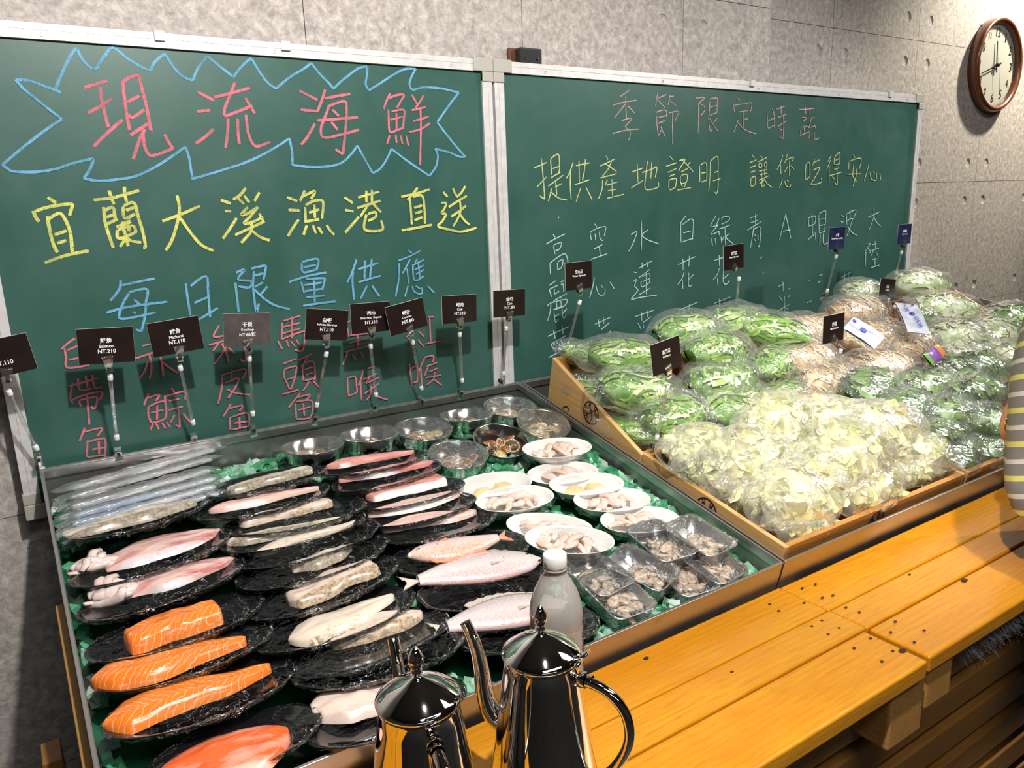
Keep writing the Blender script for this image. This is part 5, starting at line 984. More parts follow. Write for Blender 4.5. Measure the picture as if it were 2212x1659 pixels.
textmesh('year_print', [('2012', 0, 0, .040, .012)], M['ink'], CR_[0], T((-.0008, sy-.026, sz-.006)) @ FL @ Rm(-15, 'Z'), 0)
sy, sz = side_mark(0, (1.391,0.980), .105)
g = G(); g.tube([(-.022, -.012, 0), (-.020, .004, 0), (-.008, .012, 0), (.000, .009, 0), (-.002, -.004, 0), (-.004, -.012, 0)], .0016, 5, flat=.3); g.tube([(.004, -.012, 0), (.010, -.002, 0), (.014, 0, 0), (.013, -.012, 0)], .0014, 5, flat=.3)
obj('script_print', g, M['ink'], CR_[0], False, T((-.0008, sy, sz)) @ FL)
sy, sz = side_mark(0, (0.959,0.879), .446); emblem('round_emblem', CR_[3], T((-.0006, sy, sz-.006)) @ FL, .026)
p = (1.335,0.782,0.835)
emblem('round_emblem', CR_[3], T((p[0]-1.056, -.366-.0008, -.012)) @ Rm(90, 'X') @ Rm(20, 'Z'), .026)

# ------------------------------------------------------------------ bagged vegetables
def bag_shell(L, W, H, seed, crum=.005, tail=True):
    def fn(a, b):
        s = a; th = 2*PI*b
        e = min(1.0, math.sin(PI*min(max(s*.97+.015, 0), 1))**.42)
        fl = max(0, (s-.84)/.16) if tail else 0
        hy = W/2*(e*(1-fl) + fl*.62); hz = H/2*(e*(1-fl)) + .0015
        c, s_ = math.cos(th), math.sin(th)
        p = Vector(((s-.5)*L*1.06, math.copysign(abs(c)**.85, c)*hy, math.copysign(abs(s_)**.9, s_)*hz + H*.02 + fl*H*.22*math.sin(s*9+seed)))
        k = Vector((nz(p.x, p.y, p.z, 22, seed), nz(p.x, p.y, p.z, 22, seed+4), nz(p.x, p.y, p.z, 22, seed+8)))*crum*1.6
        rr = 1 - abs(nz(p.x, p.y, p.z, 48, seed+2))*2; k2 = Vector((0, c, s_))*rr*crum*.55
        return p + k + k2
    return G().grid(fn, 60, 40, cv=True)
def ell(ph, th, L, W, H, k=1.0):
    """point on the contents ellipsoid: ph -1..1 along, th around"""
    e = max(0, 1 - abs(ph)**2.6)**.5
    return Vector((ph*L/2*k, math.cos(th)*W/2*e*k, math.sin(th)*H/2*e*k))
def greens(kind, L, W, H, seed):
    r = random.Random(seed); g = G()
    if kind == 'cb':
        for i in range(115):
            ph = r.uniform(-.95, .95); th = r.uniform(0, 2*PI); c = ell(ph, th, L, W, H, r.uniform(.80, .92)); nr = Vector((c.x*.25, c.y/(W*W)*L*L*.05, c.z/(H*H)*L*L*.05)); nr = nr.normalized() if nr.length else Vector((0, 0, 1))
            Mx = T(c) @ nr.to_track_quat('Z', 'Y').to_matrix().to_4x4() @ Rm(r.uniform(0, 360), 'Z') @ Rm(r.uniform(-35, 35), 'X')
            a = r.uniform(.012, .030); b_ = r.uniform(.009, .020); cv = r.uniform(-.012, .018)
            def lf(p, q):
                X_, Y_ = 2*p-1, 2*q-1; xx = X_*math.sqrt(max(0, 1-Y_*Y_/2)); yy = Y_*math.sqrt(max(0, 1-X_*X_/2)); k = 1 + .28*noise.noise(Vector((xx*2.2+i, yy*2.2, i*.7)))
                return Mx @ Vector((xx*a*k, yy*b_*k, cv*(xx*xx) - cv*.6*yy*yy + .004*noise.noise(Vector((xx*2, yy*2, i*1.3)))))
            g.grid(lf, 7, 7)
    else:
        N_ = {'ws': 210, 'sp': 120, 'bs': 230, 'pl': 120}[kind]
        for i in range(N_):
            ph = r.uniform(-.95, .75); th = r.uniform(0, 2*PI); k = r.uniform(.84, 1.0)
            if kind == 'ws': ln = r.uniform(.25, .9); wd = r.choice((.0022, .0028, .003, .0035, .006, .009)); dth = r.uniform(-.7, .7)
            elif kind == 'sp': ln = r.uniform(.12, .5); wd = r.choice((.003, .014, .020, .024, .028)); dth = r.uniform(-1.3, 1.3)
            elif kind == 'pl': ln = r.uniform(.2, .8); wd = r.choice((.003, .005, .008, .013)); dth = r.uniform(-.8, .8)
            else: ln = r.uniform(.1, .38); wd = .0017; dth = r.uniform(-1.6, 1.6)
            n = 7; bow = r.uniform(-.35, .35)
            pts = [ell(min(.97, max(-.97, ph + ln*t)), th + dth*t + bow*math.sin(PI*t), L, W, H, k + .03*math.sin(PI*t)) for t in [j/(n-1) for j in range(n)]]
            vs = []
            for j, p in enumerate(pts):
                t = (pts[min(j+1, n-1)] - pts[max(j-1, 0)]); t = t.normalized() if t.length > 1e-6 else Vector((1, 0, 0))
                nr = Vector((0, p.y, p.z*2)); nr = nr.normalized() if nr.length > 1e-6 else Vector((0, 0, 1)); sd = t.cross(nr)
                q = j/(n-1); wq = wd*(math.sin(PI*(q*.9+.08))**.7 if wd > .006 else 1); tw = Vector(nr)*wq*r.uniform(-.5, .5)
                vs += [p - sd*wq - tw*.5, p + sd*wq + tw*.5]
            g.add(vs, [(2*j, 2*j+1, 2*j+3, 2*j+2) for j in range(n-1)])
    nf = len(g.f)
    g.grid(lambda a, b: ell(-1+2*a, 2*PI*b, L, W, H, .88 + .05*noise.noise(Vector((a*9, math.cos(2*PI*b)*2, math.sin(2*PI*b)*2+seed)))), 18, 16, cv=True, mi=1)
    return g
KM = {'ws': ('ws_leaf', 'ws_core', 'bag', 'water_spinach', 'water spinach'), 'sp': ('sp_leaf', 'sp_core', 'bag', 'spinach', 'spinach'), 'bs': ('bs_leaf', 'bs_core', 'bag', 'bean_sprouts', 'bean sprouts'),
      'pl': ('pl_leaf', 'pl_core', 'bag', 'leafy_greens', 'leafy greens'), 'cb': ('cb_leaf', 'cb_core', 'bag_thick', 'shredded_cabbage', 'cabbage')}
BL, BW, BH = .235, .135, .085
PROTO = {}
for kd, (ml, mc, mb, pn, cn) in KM.items():
    PROTO[kd] = []
    for s in range(4):
        t = (meshof(pn, greens(kd, BL*.86, BW*.86, BH*.86, s*11+len(kd)+ord(kd[0])), [M[ml], M[mc]]), meshof('plastic_bag', bag_shell(BL, BW, BH, s*3+ord(kd[0]) % 7, .006 if kd == 'cb' else .005), M[mb]))
        PROTO[kd].append(t)
# kind, position (u,v), height over rim plane, turn, tilt, roll, size, label
BAGS = [
 ('ws', (1.123,0.133), .115, -70, 4, 0, .62, 'small bag of water spinach in the rear corner beside the Water Spinach card'),
 ('ws', (1.174,0.217), .135, -12, 10, 4, 1.0, 'bag of water spinach with a pointed film corner, above the crate side emblem'),
 ('ws', (1.389,0.195), .165, 8, 6, 0, 1.0, 'topmost bag of water spinach lying against the second chalkboard'),
 ('ws', (1.591,0.177), .16, 4, 6, 0, 1.0, 'bag of water spinach directly under the Bean Sprout card'),
 ('ws', (1.638,0.255), .155, -60, 10, 0, 1.05, 'plump upright bag of water spinach next to the bean sprouts'),
 ('ws', (1.430,0.269), .13, 14, 14, 6, 1.15, 'large bag of water spinach across the middle of the pile'),
 ('ws', (1.154,0.299), .085, -6, 18, 8, 1.05, 'bag of water spinach behind the Cabbage card stem'),
 ('ws', (1.390,0.338), .085, 6, 16, 0, 1.1, 'bag of water spinach right of the Cabbage card'),
 ('ws', (1.567,0.341), .10, 20, 16, 0, .85, 'bag of water spinach below the plump upright one'),
 ('ws', (1.196,0.378), .045, 0, 16, 0, 1.0, 'whitish cloudy bag of water spinach at the foot of the Cabbage card'),
 ('ws', (1.370,0.411), .05, 8, 16, 0, 1.05, 'flat bag of water spinach just above the cabbage heap'),
 ('ws', (1.132,0.229), .05, -60, 12, 0, .9, 'shaded bag of water spinach squeezed along the crate side'),
 ('ws', (1.117,0.347), .012, -50, 12, 0, .75, 'small dark bag of water spinach low in the crate corner'),
 ('ws', (1.559,0.394), .045, -20, 16, 0, .8, 'bag of water spinach between the cabbage and bean sprout heaps'),
 ('bs', (1.791,0.266), .14, -20, 10, 0, .95, 'bag of bean sprouts beside the plump water spinach bag'),
 ('bs', (2.049,0.236), .155, 5, 8, 0, 1.15, 'topmost wide bag of bean sprouts in front of the chalkboard'),
 ('bs', (1.689,0.345), .10, -8, 14, 0, .95, 'bag of bean sprouts left of the Spinach card'),
 ('bs', (1.926,0.369), .135, -12, 12, 0, 1.1, 'bag of bean sprouts behind the printed blue band'),
 ('bs', (1.699,0.432), .075, -4, 16, 0, 1.05, 'orange tinted bag of bean sprouts under the Spinach card'),
 ('bs', (1.848,0.463), .10, -14, 14, 0, 1.0, 'bag of bean sprouts above the dark spinach'),
 ('bs', (2.013,0.431), .13, 10, 12, 0, 1.0, 'bag of bean sprouts beside the purple packet'),
 ('bs', (1.609,0.444), .035, -30, 14, 0, .85, 'lowest bag of bean sprouts next to the cabbage'),
 ('pl', (2.263,0.101), .15, 12, 8, 0, .95, 'pale bag right behind the topmost bean sprouts'),
 ('pl', (2.481,0.168), .175, -6, 8, 0, 1.15, 'topmost pale bag rising over the chalkboard end'),
 ('pl', (2.386,0.315), .15, -16, 10, 0, 1.15, 'light green bag beyond the leaning far card'),
 ('ws', (2.334,0.291), .13, 0, 10, 0, .95, 'bright green bag under the topmost pale one'),
 ('pl', (2.255,0.439), .12, -10, 12, 0, 1.15, 'pale yellow green bag in the far crate'),
 ('pl', (2.368,0.484), .13, 20, 12, 0, 1.1, 'whitish bag near the wall in the far crate'),
 ('ws', (2.533,0.465), .15, -12, 10, 0, 1.1, 'green bag at the far end beside the wall'),
 ('pl', (2.341,0.559), .10, 0, 14, 0, 1.1, 'pale bag behind the striped shirt'),
 ('pl', (2.194,0.495), .09, -6, 14, 0, 1.05, 'pale bag above the uppermost spinach'),
 ('sp', (1.739,0.514), .08, 6, 16, 0, 1.1, 'bag of spinach to the right of the Spinach card foot'),
 ('sp', (1.883,0.567), .085, -4, 16, 0, 1.0, 'bag of spinach under the purple packet'),
 ('sp', (2.069,0.576), .10, -14, 14, 0, 1.1, 'uppermost dark bag of spinach below the pale bags'),
 ('sp', (1.986,0.640), .075, 4, 16, 0, 1.1, 'bag of spinach under the uppermost one'),
 ('sp', (1.755,0.598), .055, 8, 16, 0, 1.05, 'bag of spinach touching the cabbage heap from behind'),
 ('sp', (1.852,0.656), .05, -20, 14, 0, 1.0, 'bag of spinach in the middle of the dark pile'),
 ('sp', (1.897,0.718), .045, -60, 14, 0, 1.0, 'upright bag of spinach beside the brown leather strap'),
 ('sp', (1.753,0.690), .025, 10, 12, 0, .95, 'bag of spinach above the frontmost pair'),
 ('sp', (1.741,0.744), .006, 14, 8, 0, .9, 'frontmost bag of spinach against the crate edge'),
 ('sp', (1.840,0.765), .006, 6, 8, 0, .8, 'bag of spinach in the front corner by the striped shirt'),
 ('cb', (1.144,0.507), .045, 4, 8, 0, .85, 'bag of cabbage at the foot of the Cabbage card'),
 ('cb', (1.326,0.554), .095, 6, 12, 0, 1.0, 'bag of cabbage on top of the heap toward the water spinach'),
 ('cb', (1.439,0.592), .09, -20, 12, 0, .95, 'very bright bag of cabbage in the middle top of the heap'),
 ('cb', (1.535,0.650), .075, -8, 12, 0, 1.15, 'bag of cabbage with a green core showing, beside the spinach'),
 ('cb', (1.192,0.601), .06, 8, 14, 0, 1.08, 'large bag of cabbage bulging over the crate side'),
 ('cb', (1.375,0.698), .075, 8, 16, 0, 1.15, 'largest yellowish bag of cabbage at the heap centre'),
 ('cb', (1.586,0.708), .035, -30, 10, 0, .95, 'bag of cabbage leaning on the dark spinach'),
 ('cb', (1.201,0.718), .04, 6, 12, 0, 1.1, 'wide bag of cabbage in the front middle'),
 ('cb', (1.378,0.745), .03, 10, 10, 0, 1.0, 'bag of cabbage right of the front middle'),
 ('cb', (1.148,0.672), .022, -62, 8, 0, .9, 'bag of cabbage against the left crate side near the emblem'),
 ('cb', (1.596,0.731), .012, 4, 8, 0, .85, 'flat bag of cabbage in the right front corner of its crate'),
 ('cb', (1.178,0.751), .008, 6, 4, 0, .8, 'bag of cabbage in the crate corner nearest the bench'),
 ('cb', (1.122,0.599), .03, -62, 8, 0, .8, 'small bag of cabbage on the left crate side'),
 ('cb', (1.351,0.625), .03, -5, 8, 0, 1.1, 'buried bag of cabbage between the two largest'),
]
for i, (kd, (u, v), w0, an, tl, rl, s, lab) in enumerate(BAGS):
    ml, mc, mb, pn, cn = KM[kd]; ga, gb = PROTO[kd][i % 4]
    t = thing('%s_bag' % {'ws': 'water_spinach', 'sp': 'spinach', 'bs': 'bean_sprout', 'pl': 'leafy_greens', 'cb': 'cabbage'}[kd], lab, 'vegetable bag', TM(u, v, w0, an, -tl + 6, rl) @ Matrix.Scale(s, 4), 'bags of ' + cn)
    linkmesh(pn, ga, t, Matrix()); linkmesh('plastic_bag', gb, t, Matrix())
# printed bands and packet
pm = N('blue_printed_film'); v_ = pm.coord((1, 1, 1)); 
M['band'] = speck('printed_white_film', (.42, .44, .52), (.60, .62, .70), 40, .2, 0, .3, bump=.5); M['blue_ink'] = simple('blue_ink', (.03, .05, .45), .5)
def band(P0_, P1_, wd, label, seed):
    P0_, P1_ = Vector(P0_), Vector(P1_); d = P1_ - P0_; L = d.length; x = d.normalized(); n = Vector((-.30, -.45, .80)); n = (n - x*n.dot(x)).normalized(); y = n.cross(x)
    F = Matrix(((x.x, y.x, n.x, P0_.x), (x.y, y.y, n.y, P0_.y), (x.z, y.z, n.z, P0_.z), (0, 0, 0, 1)))
    t = thing('printed_ice_pack', label, 'packet', F)
    def h(a, b): return .006*math.sin(a*PI)**.5 + .002*nz(a, b, 0, 5, seed)
    g = G().grid(lambda a, b: Vector((a*L, (b-.5)*wd, h(a, b))), 16, 6); g.grid(lambda a, b: Vector((a*L, (.5-b)*wd, -.3*h(a, 1-b)-.001)), 16, 6)
    obj('pouch', g, M['band'], t)
    q = G(); q.blob((L*.45, 0, .0085), wd*.16, wd*.13, .0012); q.blob((L*.10, wd*.25, .006), wd*.10, wd*.07, .0010)
    obj('logo', q, M['blue_ink'], t)
    textmesh('lettering', [('GLACIER', L*.72, wd*.12, L*.36, wd*.20), ('GLACIER', L*.22, -wd*.16, L*.34, wd*.18)], M['blue_ink'], t, T((0, 0, .0095)), .01)
band((1.729,1.127,1.144), (1.758,1.058,1.098), .055, 'white pouch with blue print lying across the bean sprouts', 1)
band((2.032,1.158,1.161), (1.929,1.057,1.103), .055, 'white pouch with blue print beside the leaning far card', 2)
pk = thing('snack_packet', 'small purple and orange printed packet among the bags', 'packet', T((1.908,1.000,1.059)) @ Rm(50, 'X') @ Rm(12, 'Z') @ Matrix.Scale(.85, 4))
def pouch(x0, x1, wd, hh, sd): return G().grid(lambda a, b: Vector((x0 + (x1-x0)*a, math.copysign(abs(math.cos(2*PI*b))**.5, math.cos(2*PI*b))*wd + .002*nz(a*4, b*5, sd, 1), math.sin(2*PI*b)*hh*max(.08, math.sin(PI*a))**.5 + .0015*nz(a*6, b*6, sd, 1))), 20, 20, cv=True)
obj('pouch', pouch(-.040, .028, .021, .008, 1), simple('purple_print', (.20, .08, .32), .25, 0, .5), pk)
obj('orange_panel', pouch(.020, .048, .0215, .0085, 2), simple('orange_print', (.55, .20, .05), .25, 0, .5), pk)
obj('green_panel', pouch(-.055, -.036, .0205, .0075, 3), simple('green_print', (.14, .34, .07), .25, 0, .5), pk)

# ------------------------------------------------------------------ kettles and bottle on the bench
def kettle(loc, ang, label):
    t = thing('steel_kettle', label, 'kettle', T(loc) @ Rm(ang, 'Z') @ Matrix.Scale(.96, 4), 'tall polished steel kettles')     # local +x = handle side
    obj('body', G().lathe([(0, .001), (.060, .001), (.064, .004), (.0655, .012), (.064, .03), (.0585, .07), (.0525, .11), (.0475, .145), (.0440, .172), (.0425, .186), (.0435, .190), (.0420, .1915)], 64), M['chrome'], t)
    ld = obj('lid', G().lathe([(.0425, .1905), (.0445, .1915), (.0450, .1935), (.0440, .1955), (.040, .1985), (.034, .2030), (.026, .2080), (.017, .2125), (.008, .2165), (.0045, .219), (0, .2195)], 64), M['chrome'], t)
    obj('knob', G().lathe([(.0035, .218), (.0035, .2215), (.0062, .2235), (.0062, .2250), (.0040, .2270), (.0068, .2305), (.0085, .2360), (.0078, .2415), (.0048, .2475), (.0020, .2515), (0, .2525)], 24), M['chrome'], ld)
    sp = [(-.052, 0, .085), (-.064, 0, .092), (-.073, 0, .108), (-.077, 0, .128), (-.079, 0, .150), (-.083, 0, .172), (-.090, 0, .192), (-.098, 0, .208)]
    sr = [.013, .0125, .0115, .0105, .0095, .0082, .0072, .0066]
    P = [Vector(p) for p in sp]; q = crom3(P); rs = [sr[min(len(sr)-1, int(i/(len(q)-1)*(len(sr)-1)))] * (1-(i/(len(q)-1)*(len(sr)-1)) % 1) + sr[min(len(sr)-1, int(i/(len(q)-1)*(len(sr)-1))+1)] * ((i/(len(q)-1)*(len(sr)-1)) % 1) for i in range(len(q))]
    g = G().tube(q, rs, 20, caps=False); g.tube(q[-2:], [.0058, .0056], 20, caps=True, mi=1)
    obj('spout', g, [M['chrome'], M['black']], t)
    hp = crom3([Vector(p) for p in [(.046, 0, .172), (.062, 0, .170), (.082, 0, .163), (.098, 0, .146), (.104, 0, .122), (.100, 0, .098), (.086, 0, .070), (.066, 0, .047), (.060, 0, .040)]])
    obj('handle', G().tube(hp, .0062, 16), M['chrome'], t)
    g = G().lathe([(.009, -.004), (.0095, 0), (.009, .004)], 20, 0, T((.050, 0, .172)) @ Rm(90, 'Y')); g.lathe([(.0075, -.003), (.0075, .003)], 16, 0, T((.058, 0, .1715)) @ Rm(90, 'Y'))
    obj('handle_collar', g, M['chrome'], t)
    g = G(); g.box(-.001, .016, -.006, .006, -.0012, .0012, 0, T((.044, 0, .198)) @ Rm(-35, 'Y')); g.tube([(.046, -.007, .192), (.046, .007, .192)], .0028, 12)
    obj('hinge_lever', g, M['chrome'], t, True)
    return t
def crom3(P, k=4):
    out = []; Q = [P[0]] + P + [P[-1]]
    for i in range(1, len(Q)-2):
        a, b, c, d = Q[i-1:i+3]
        for j in range(k):
            t = j/k; out.append(.5*((2*b) + (c-a)*t + (2*a-5*b+4*c-d)*t*t + (3*b-a-3*c+d)*t*t*t))
    return out + [P[-1]]
kettle((.423, .614, .8005), -60, 'tall polished steel kettle with gooseneck spout in front of the water bottle')
kettle((.279, .622, .8005), -100, 'steel kettle in front of the thick white slab, handle toward the viewer')
bt = thing('water_bottle', 'clear plastic water bottle with white cap behind the steel kettle', 'bottle', T((.530, .7325, .8005)) @ Rm(-35, 'Z'))
BMAT = N('bottle_plastic')
_g = BMAT.n('ShaderNodeBsdfGlossy', I_Roughness=.08); _t = BMAT.n('ShaderNodeBsdfTransparent', I_Color=(.80, .79, .77)); _d = BMAT.n('ShaderNodeBsdfDiffuse', I_Color=(.74, .70, .66))
_m = BMAT.n('ShaderNodeMixShader', i0=.42, i1=_t.outputs[0], i2=_d.outputs[0]); _f = BMAT.n('ShaderNodeFresnel', I_IOR=1.4)
BM_ = BMAT.done(BMAT.n('ShaderNodeMixShader', i0=_f.outputs[0], i1=_m.outputs[0], i2=_g.outputs[0]))
obj('bottle_body', G().lathe([(0, .001), (.028, .001), (.0335, .006), (.0345, .02), (.0345, .135), (.0350, .142), (.0335, .156), (.028, .174), (.020, .190), (.0145, .198), (.0135, .203), (.0155, .2045), (.0155, .2065), (.0130, .2075), (.0130, .222)], 48), BM_, bt)
obj('cap', G().lathe([(.0148, .2085), (.0153, .2095), (.0153, .2235), (.0142, .2255), (0, .2258)], 40), M['wplas'], bt)
obj('label_sleeve', G().lathe([(.0349, .045), (.0349, .128)], 48), film('label_film', .55, .05, 0, 5, 0, wcol=(.72, .70, .66)), bt)
g = G()
for k in range(16):
    for a in range(0, 46, 3):
        if (a*7 + k*5) % 4: g.box(.03495, .0352, -.0007, .0007, .122-k*.0045, .1243-k*.0045, 0, Rm(a - 20, 'Z'))
obj('fine_print', g, M['ink'], bt, False)
textmesh('date_print', [('11.19', 0, 0, .010, .004)], M['ink'], bt, T((0, 0, .2135)) @ Rm(-60, 'Z') @ T((0, -.0156, 0)) @ Rm(90, 'X'), .02)

# ------------------------------------------------------------------ grey fluff under the bench edge
g = G(); r = random.Random(12)
for k in range(1500):
    c = Vector((r.uniform(1.20, 1.75), r.uniform(.535, .56), r.gauss(.735, .014))); d = Vector((r.uniform(-1, 1), r.uniform(-1.1, .1), r.uniform(-1.2, .5))).normalized()*r.uniform(.008, .03)
    sd = d.cross(Vector((0, 1, .3))).normalized()*.0006
    g.add([c-sd, c+sd, c+d*.6+Vector((0, 0, -.002)), c+d+Vector((0, 0, -.006))], [(0, 1, 2, 3)])
fl = obj('feather_trim', g, simple('grey_feather', (.30, .29, .31), .7), smooth=False); tag(fl, 'grey feathery trim hanging under the bench front edge', 'feather trim', kind='stuff')
obj('cord', G().tube([(1.18, .55, .745), (1.45, .55, .742), (1.78, .55, .745)], .004, 8), simple('grey_cord', (.2, .2, .2), .8), fl)

# ------------------------------------------------------------------ person leaning in at the right edge
M['skin'] = speck('skin', (.60, .36, .26), (.68, .43, .32), 20, .5, sub=.1); M['hair'] = speck('dark_hair', (.012, .008, .006), (.05, .032, .022), 60, .5, bump=.8, bscale=70, sc3=(1, 1, .12))
M['jeans'] = speck('dark_trousers', (.03, .035, .05), (.05, .055, .075), 90, .85); M['leather'] = speck('tan_leather', (.48, .20, .09), (.58, .27, .13), 30, .45, bump=.2)
PO = Vector((1.555, .375, 0)); PR = T(PO) @ Rm(-20, 'Z')
pe = thing('person', 'person in a grey shirt with yellow and white stripes leaning over the bench', 'person', PR)
def skin(name, pts, edges, mat, parent, lv=2):
    me = bpy.data.meshes.new(name); me.from_pydata([p[:3] for p in pts], edges, []); o = bpy.data.objects.new(name, me); COL.objects.link(o); o.parent = parent; me.materials.append(mat)
    sk = o.modifiers.new('skin', 'SKIN'); 
    for i, p in enumerate(pts):
        d = me.skin_vertices[0].data[i]; rr = p[3] if len(p) == 4 else p[3:5]; d.radius = (rr, rr) if not isinstance(rr, tuple) else rr
    me.skin_vertices[0].data[0].use_root = True
    ss = o.modifiers.new('sub', 'SUBSURF'); ss.levels = lv; ss.render_levels = lv
    bpy.context.view_layer.update(); dg = bpy.context.evaluated_depsgraph_get(); m2 = bpy.data.meshes.new_from_object(o.evaluated_get(dg)); o.modifiers.clear(); o.data = m2
    for p in m2.polygons: p.use_smooth = True
    return o
# +y local is towards the bench; torso bent forwards
V = [(0, .02, .88, .085), (0, .10, 1.00, .095), (.01, .16, 1.12, .10), (.04, .185, 1.25, .09), (.04, .205, 1.36, .045), (.03, .215, 1.42, .045),     # 0-5 pelvis..neck
     (.16, .17, 1.29, .045), (.25, .15, 1.08, .042), (.30, .36, .98, .034), (.31, .42, .965, .028),                                   # 6-9 right arm
     (-.07, .165, 1.28, .045), (-.12, -.04, 1.12, .042), (-.06, -.06, .90, .034), (-.05, -.05, .86, .028),                              # 10-13 left arm
     (.10, 0, .80, .075), (.11, -.02, .48, .055), (.11, -.05, .10, .042), (.11, .06, .035, .035), (.11, .12, .03, .028),               # 14-18
     (-.10, 0, .80, .075), (-.11, .0, .48, .055), (-.11, -.05, .10, .042), (-.11, .06, .035, .035), (-.11, .12, .03, .028)]            # 19-23
E_ = [(0, 1), (1, 2), (2, 3), (3, 4), (4, 5), (3, 6), (6, 7), (7, 8), (8, 9), (3, 10), (10, 11), (11, 12), (12, 13), (0, 14), (14, 15), (15, 16), (16, 17), (17, 18), (0, 19), (19, 20), (20, 21), (21, 22), (22, 23)]
b0 = len(V)
for sx, wr in ((1, 9), (-1, 13)):
    x0, y0, z0 = V[wr][:3]; V.append((x0, y0+.045, z0-.005, .026)); pm_ = len(V)-1; E_.append((wr, pm_))
    for k, (dx, ln) in enumerate(((-.027, .062), (-.009, .074), (.010, .070), (.028, .054))):
        V += [(x0+dx, y0+.085, z0-.004, .009), (x0+dx*1.15, y0+.085+ln*.55, z0-.014, .0082), (x0+dx*1.15, y0+.085+ln*.9, z0-.034, .0072)]
        n_ = len(V); E_ += [(pm_, n_-3), (n_-3, n_-2), (n_-2, n_-1)]
    V += [(x0-sx*.035, y0+.045, z0-.008, .010), (x0-sx*.046, y0+.075, z0-.020, .0085)]; n_ = len(V); E_ += [(pm_, n_-2), (n_-2, n_-1)]
skin('body', V, E_, M['skin'], pe)
hd = G(); HC = Vector((.03, .255, 1.52))
def headf(a, b):
    ph = PI*a; th = 2*PI*b; d = Vector((math.sin(ph)*math.cos(th), math.sin(ph)*math.sin(th), math.cos(ph)))
    rx, ry, rz = .076, .094, .115; p = Vector((d.x*rx*(1-.25*max(0, -d.z)), d.y*ry, d.z*rz))
    if d.y > .6 and abs(d.x) < .25 and -.35 < d.z < .15: p.y += .018*(1-abs(d.x)/.25)*max(0, 1-abs(d.z+.12)/.22)
    if d.y > .6 and -.6 < d.z < -.42 and abs(d.x) < .35: p.y += .006
    return HC + Rm(-25, 'X') @ p
hd.grid(headf, 26, 30, cv=True)
for s_ in (-1, 1): hd.blob(HC + Rm(-25, 'X') @ Vector((s_*.078, .0, -.012)), .010, .018, .030)
obj('head', hd, M['skin'], pe)
eg = G()
for s_ in (-1, 1): eg.blob(HC + Rm(-25, 'X') @ Vector((s_*.030, .080, .004)), .013, .008, .008); eg.blob(HC + Rm(-25, 'X') @ Vector((s_*.030, .087, .004)), .006, .004, .006, mi=1)
obj('eyes', eg, [M['wplas'], M['black']], pe)
obj('lips', G().blob(HC + Rm(-25, 'X') @ Vector((0, .085, -.056)), .022, .007, .006), simple('lips', (.45, .14, .12), .4), pe)
obj('hair', G().grid(lambda a, b: HC + Rm(-25, 'X') @ (lambda p: Vector((p.x*(.088+.004*noise.noise(p*9)), p.y*(.104+.004*noise.noise(p*11)) - .014, p.z*.124+.008)))(Vector((math.sin(PI*(.56+.14*max(0, -math.sin(2*PI*b)))*a)*math.cos(2*PI*b), math.sin(PI*(.56+.14*max(0, -math.sin(2*PI*b)))*a)*math.sin(2*PI*b)*1.0, math.cos(PI*(.56+.14*max(0, -math.sin(2*PI*b)))*a)))), 18, 28, cv=True), M['hair'], pe)
def shirt_mat():
    a = N('striped_shirt'); sp = a.n('ShaderNodeSeparateXYZ', i0=a.n('ShaderNodeTexCoord').outputs['Object']); z = sp.outputs[2]; y = sp.outputs[1]
    f = a.math('FRACT', a.math('DIVIDE', a.math('ADD', z, a.math('MULTIPLY', y, .35)), .062))
    c = a.ramp(f, [(0, (.22, .21, .20)), (.30, (.22, .21, .20)), (.31, (.72, .66, .18)), (.46, (.72, .66, .18)), (.47, (.22, .21, .20)), (.80, (.22, .21, .20)), (.81, (.66, .62, .58)), (.94, (.66, .62, .58)), (.95, (.22, .21, .20))])
    for r_ in [n for n in a.t.nodes if n.type == 'VALTORGB']: r_.color_ramp.interpolation = 'CONSTANT'
    return a.done(a.pr(Base_Color=c, Roughness=.9, Normal=a.bump(a.noise(a.coord(), 300, 3), .2, .001)))
M['shirt'] = shirt_mat()
sh = G()
RINGS = [(0, .095, .905, .205, .165), (0, .11, .94, .21, .17), (0, .14, 1.02, .185, .155), (.01, .165, 1.13, .175, .15), (.035, .18, 1.24, .17, .14), (.05, .19, 1.32, .16, .105), (.04, .198, 1.385, .09, .075), (.03, .205, 1.40, .062, .06)]
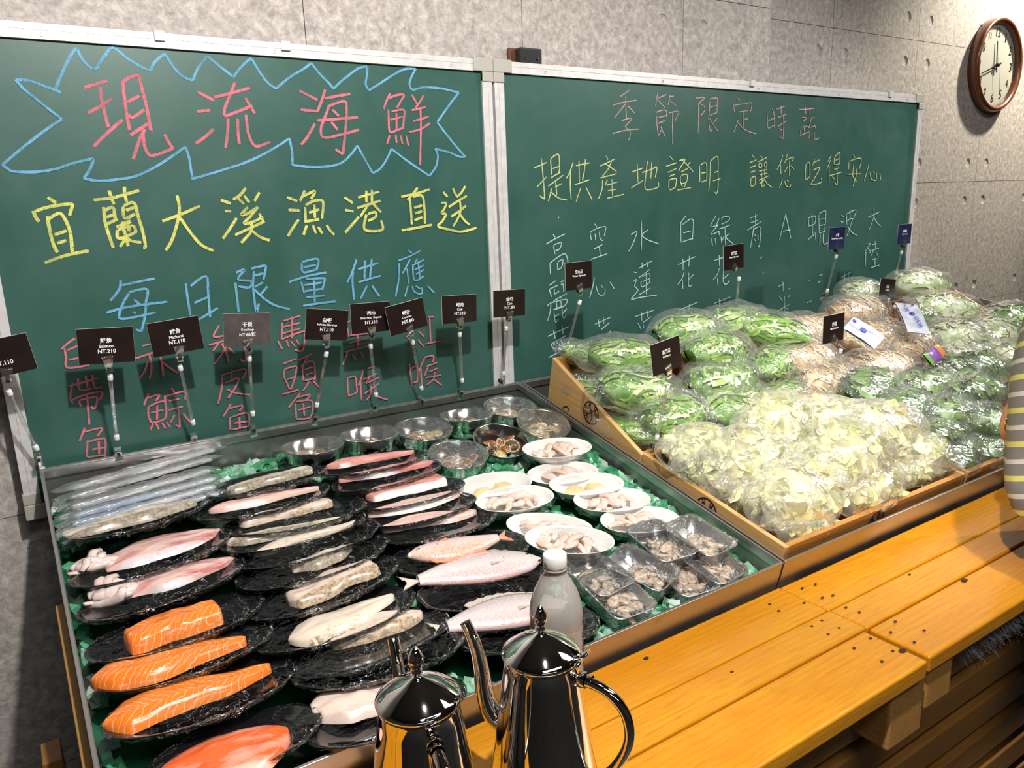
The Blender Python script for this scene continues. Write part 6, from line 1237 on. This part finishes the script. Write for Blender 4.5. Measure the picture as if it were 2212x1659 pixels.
sh.grid(lambda a, b: (lambda i, t: Vector((0, 0, 0)) + Vector([RINGS[i][k]*(1-t) + RINGS[min(i+1, 7)][k]*t for k in range(3)]) + Vector((math.cos(2*PI*b)*(RINGS[i][3]*(1-t) + RINGS[min(i+1, 7)][3]*t), math.sin(2*PI*b)*(RINGS[i][4]*(1-t) + RINGS[min(i+1, 7)][4]*t), 0)) + Vector((math.cos(2*PI*b), math.sin(2*PI*b), 0))*.008*math.sin(7*2*PI*b)*(1-a))(min(6, int(a*7)), a*7 - min(6, int(a*7))), 24, 40, cv=True)
for sx, (sy_, ey_) in ((1, (.16, .14)), (-1, (.14, -.03))):
    A_, B_ = Vector((sx*(.15 if sx > 0 else .08), sy_+.02, 1.31)), Vector((sx*(.25 if sx > 0 else .12), ey_, 1.12)); sh.tube([A_.lerp(B_, t) for t in (0, .2, .4, .6, .8, 1)], [.075, .078, .076, .074, .074, .075], 20, caps=False)
obj('striped_shirt', sh, M['shirt'], pe)
tr_ = G()
for s_ in (-1, 1): tr_.tube([(s_*.085, 0, .93), (s_*.10, 0, .80), (s_*.11, -.01, .48), (s_*.11, -.05, .12), (s_*.11, -.05, .07)], [.115, .105, .075, .06, .06], 20)
tr_.blob((0, .03, .86), .175, .145, .12, 12, 28)
obj('trousers', tr_, M['jeans'], pe)
sg_ = G()
for s_ in (-1, 1): sg_.blob((s_*.11, .03, .04), .045, .12, .042)
obj('shoes', sg_, M['black'], pe)
st = thing('leather_bag', 'tan leather shoulder bag with a gold ring hanging at the striped shirt', 'bag', T((1.557,0.670,1.028)))
obj('bag_body', G().blob((.035, .0, -.01), .045, .018, .046, 10, 20), M['leather'], st)
obj('strap', G().tube([(.012, -.01, .03), (.0, 0, .0), (.012, 0, -.05), (.05, -.03, -.06)], [.010, .012, .009, .008], 10, flat=.5), M['leather'], st)
obj('ring', G().tube([(-.012 + .0085*math.cos(t), -.008, .0 + .0085*math.sin(t)) for t in [k*PI/8 for k in range(17)]], .0018, 8), simple('gold', (.85, .58, .20), .2, 1), st)
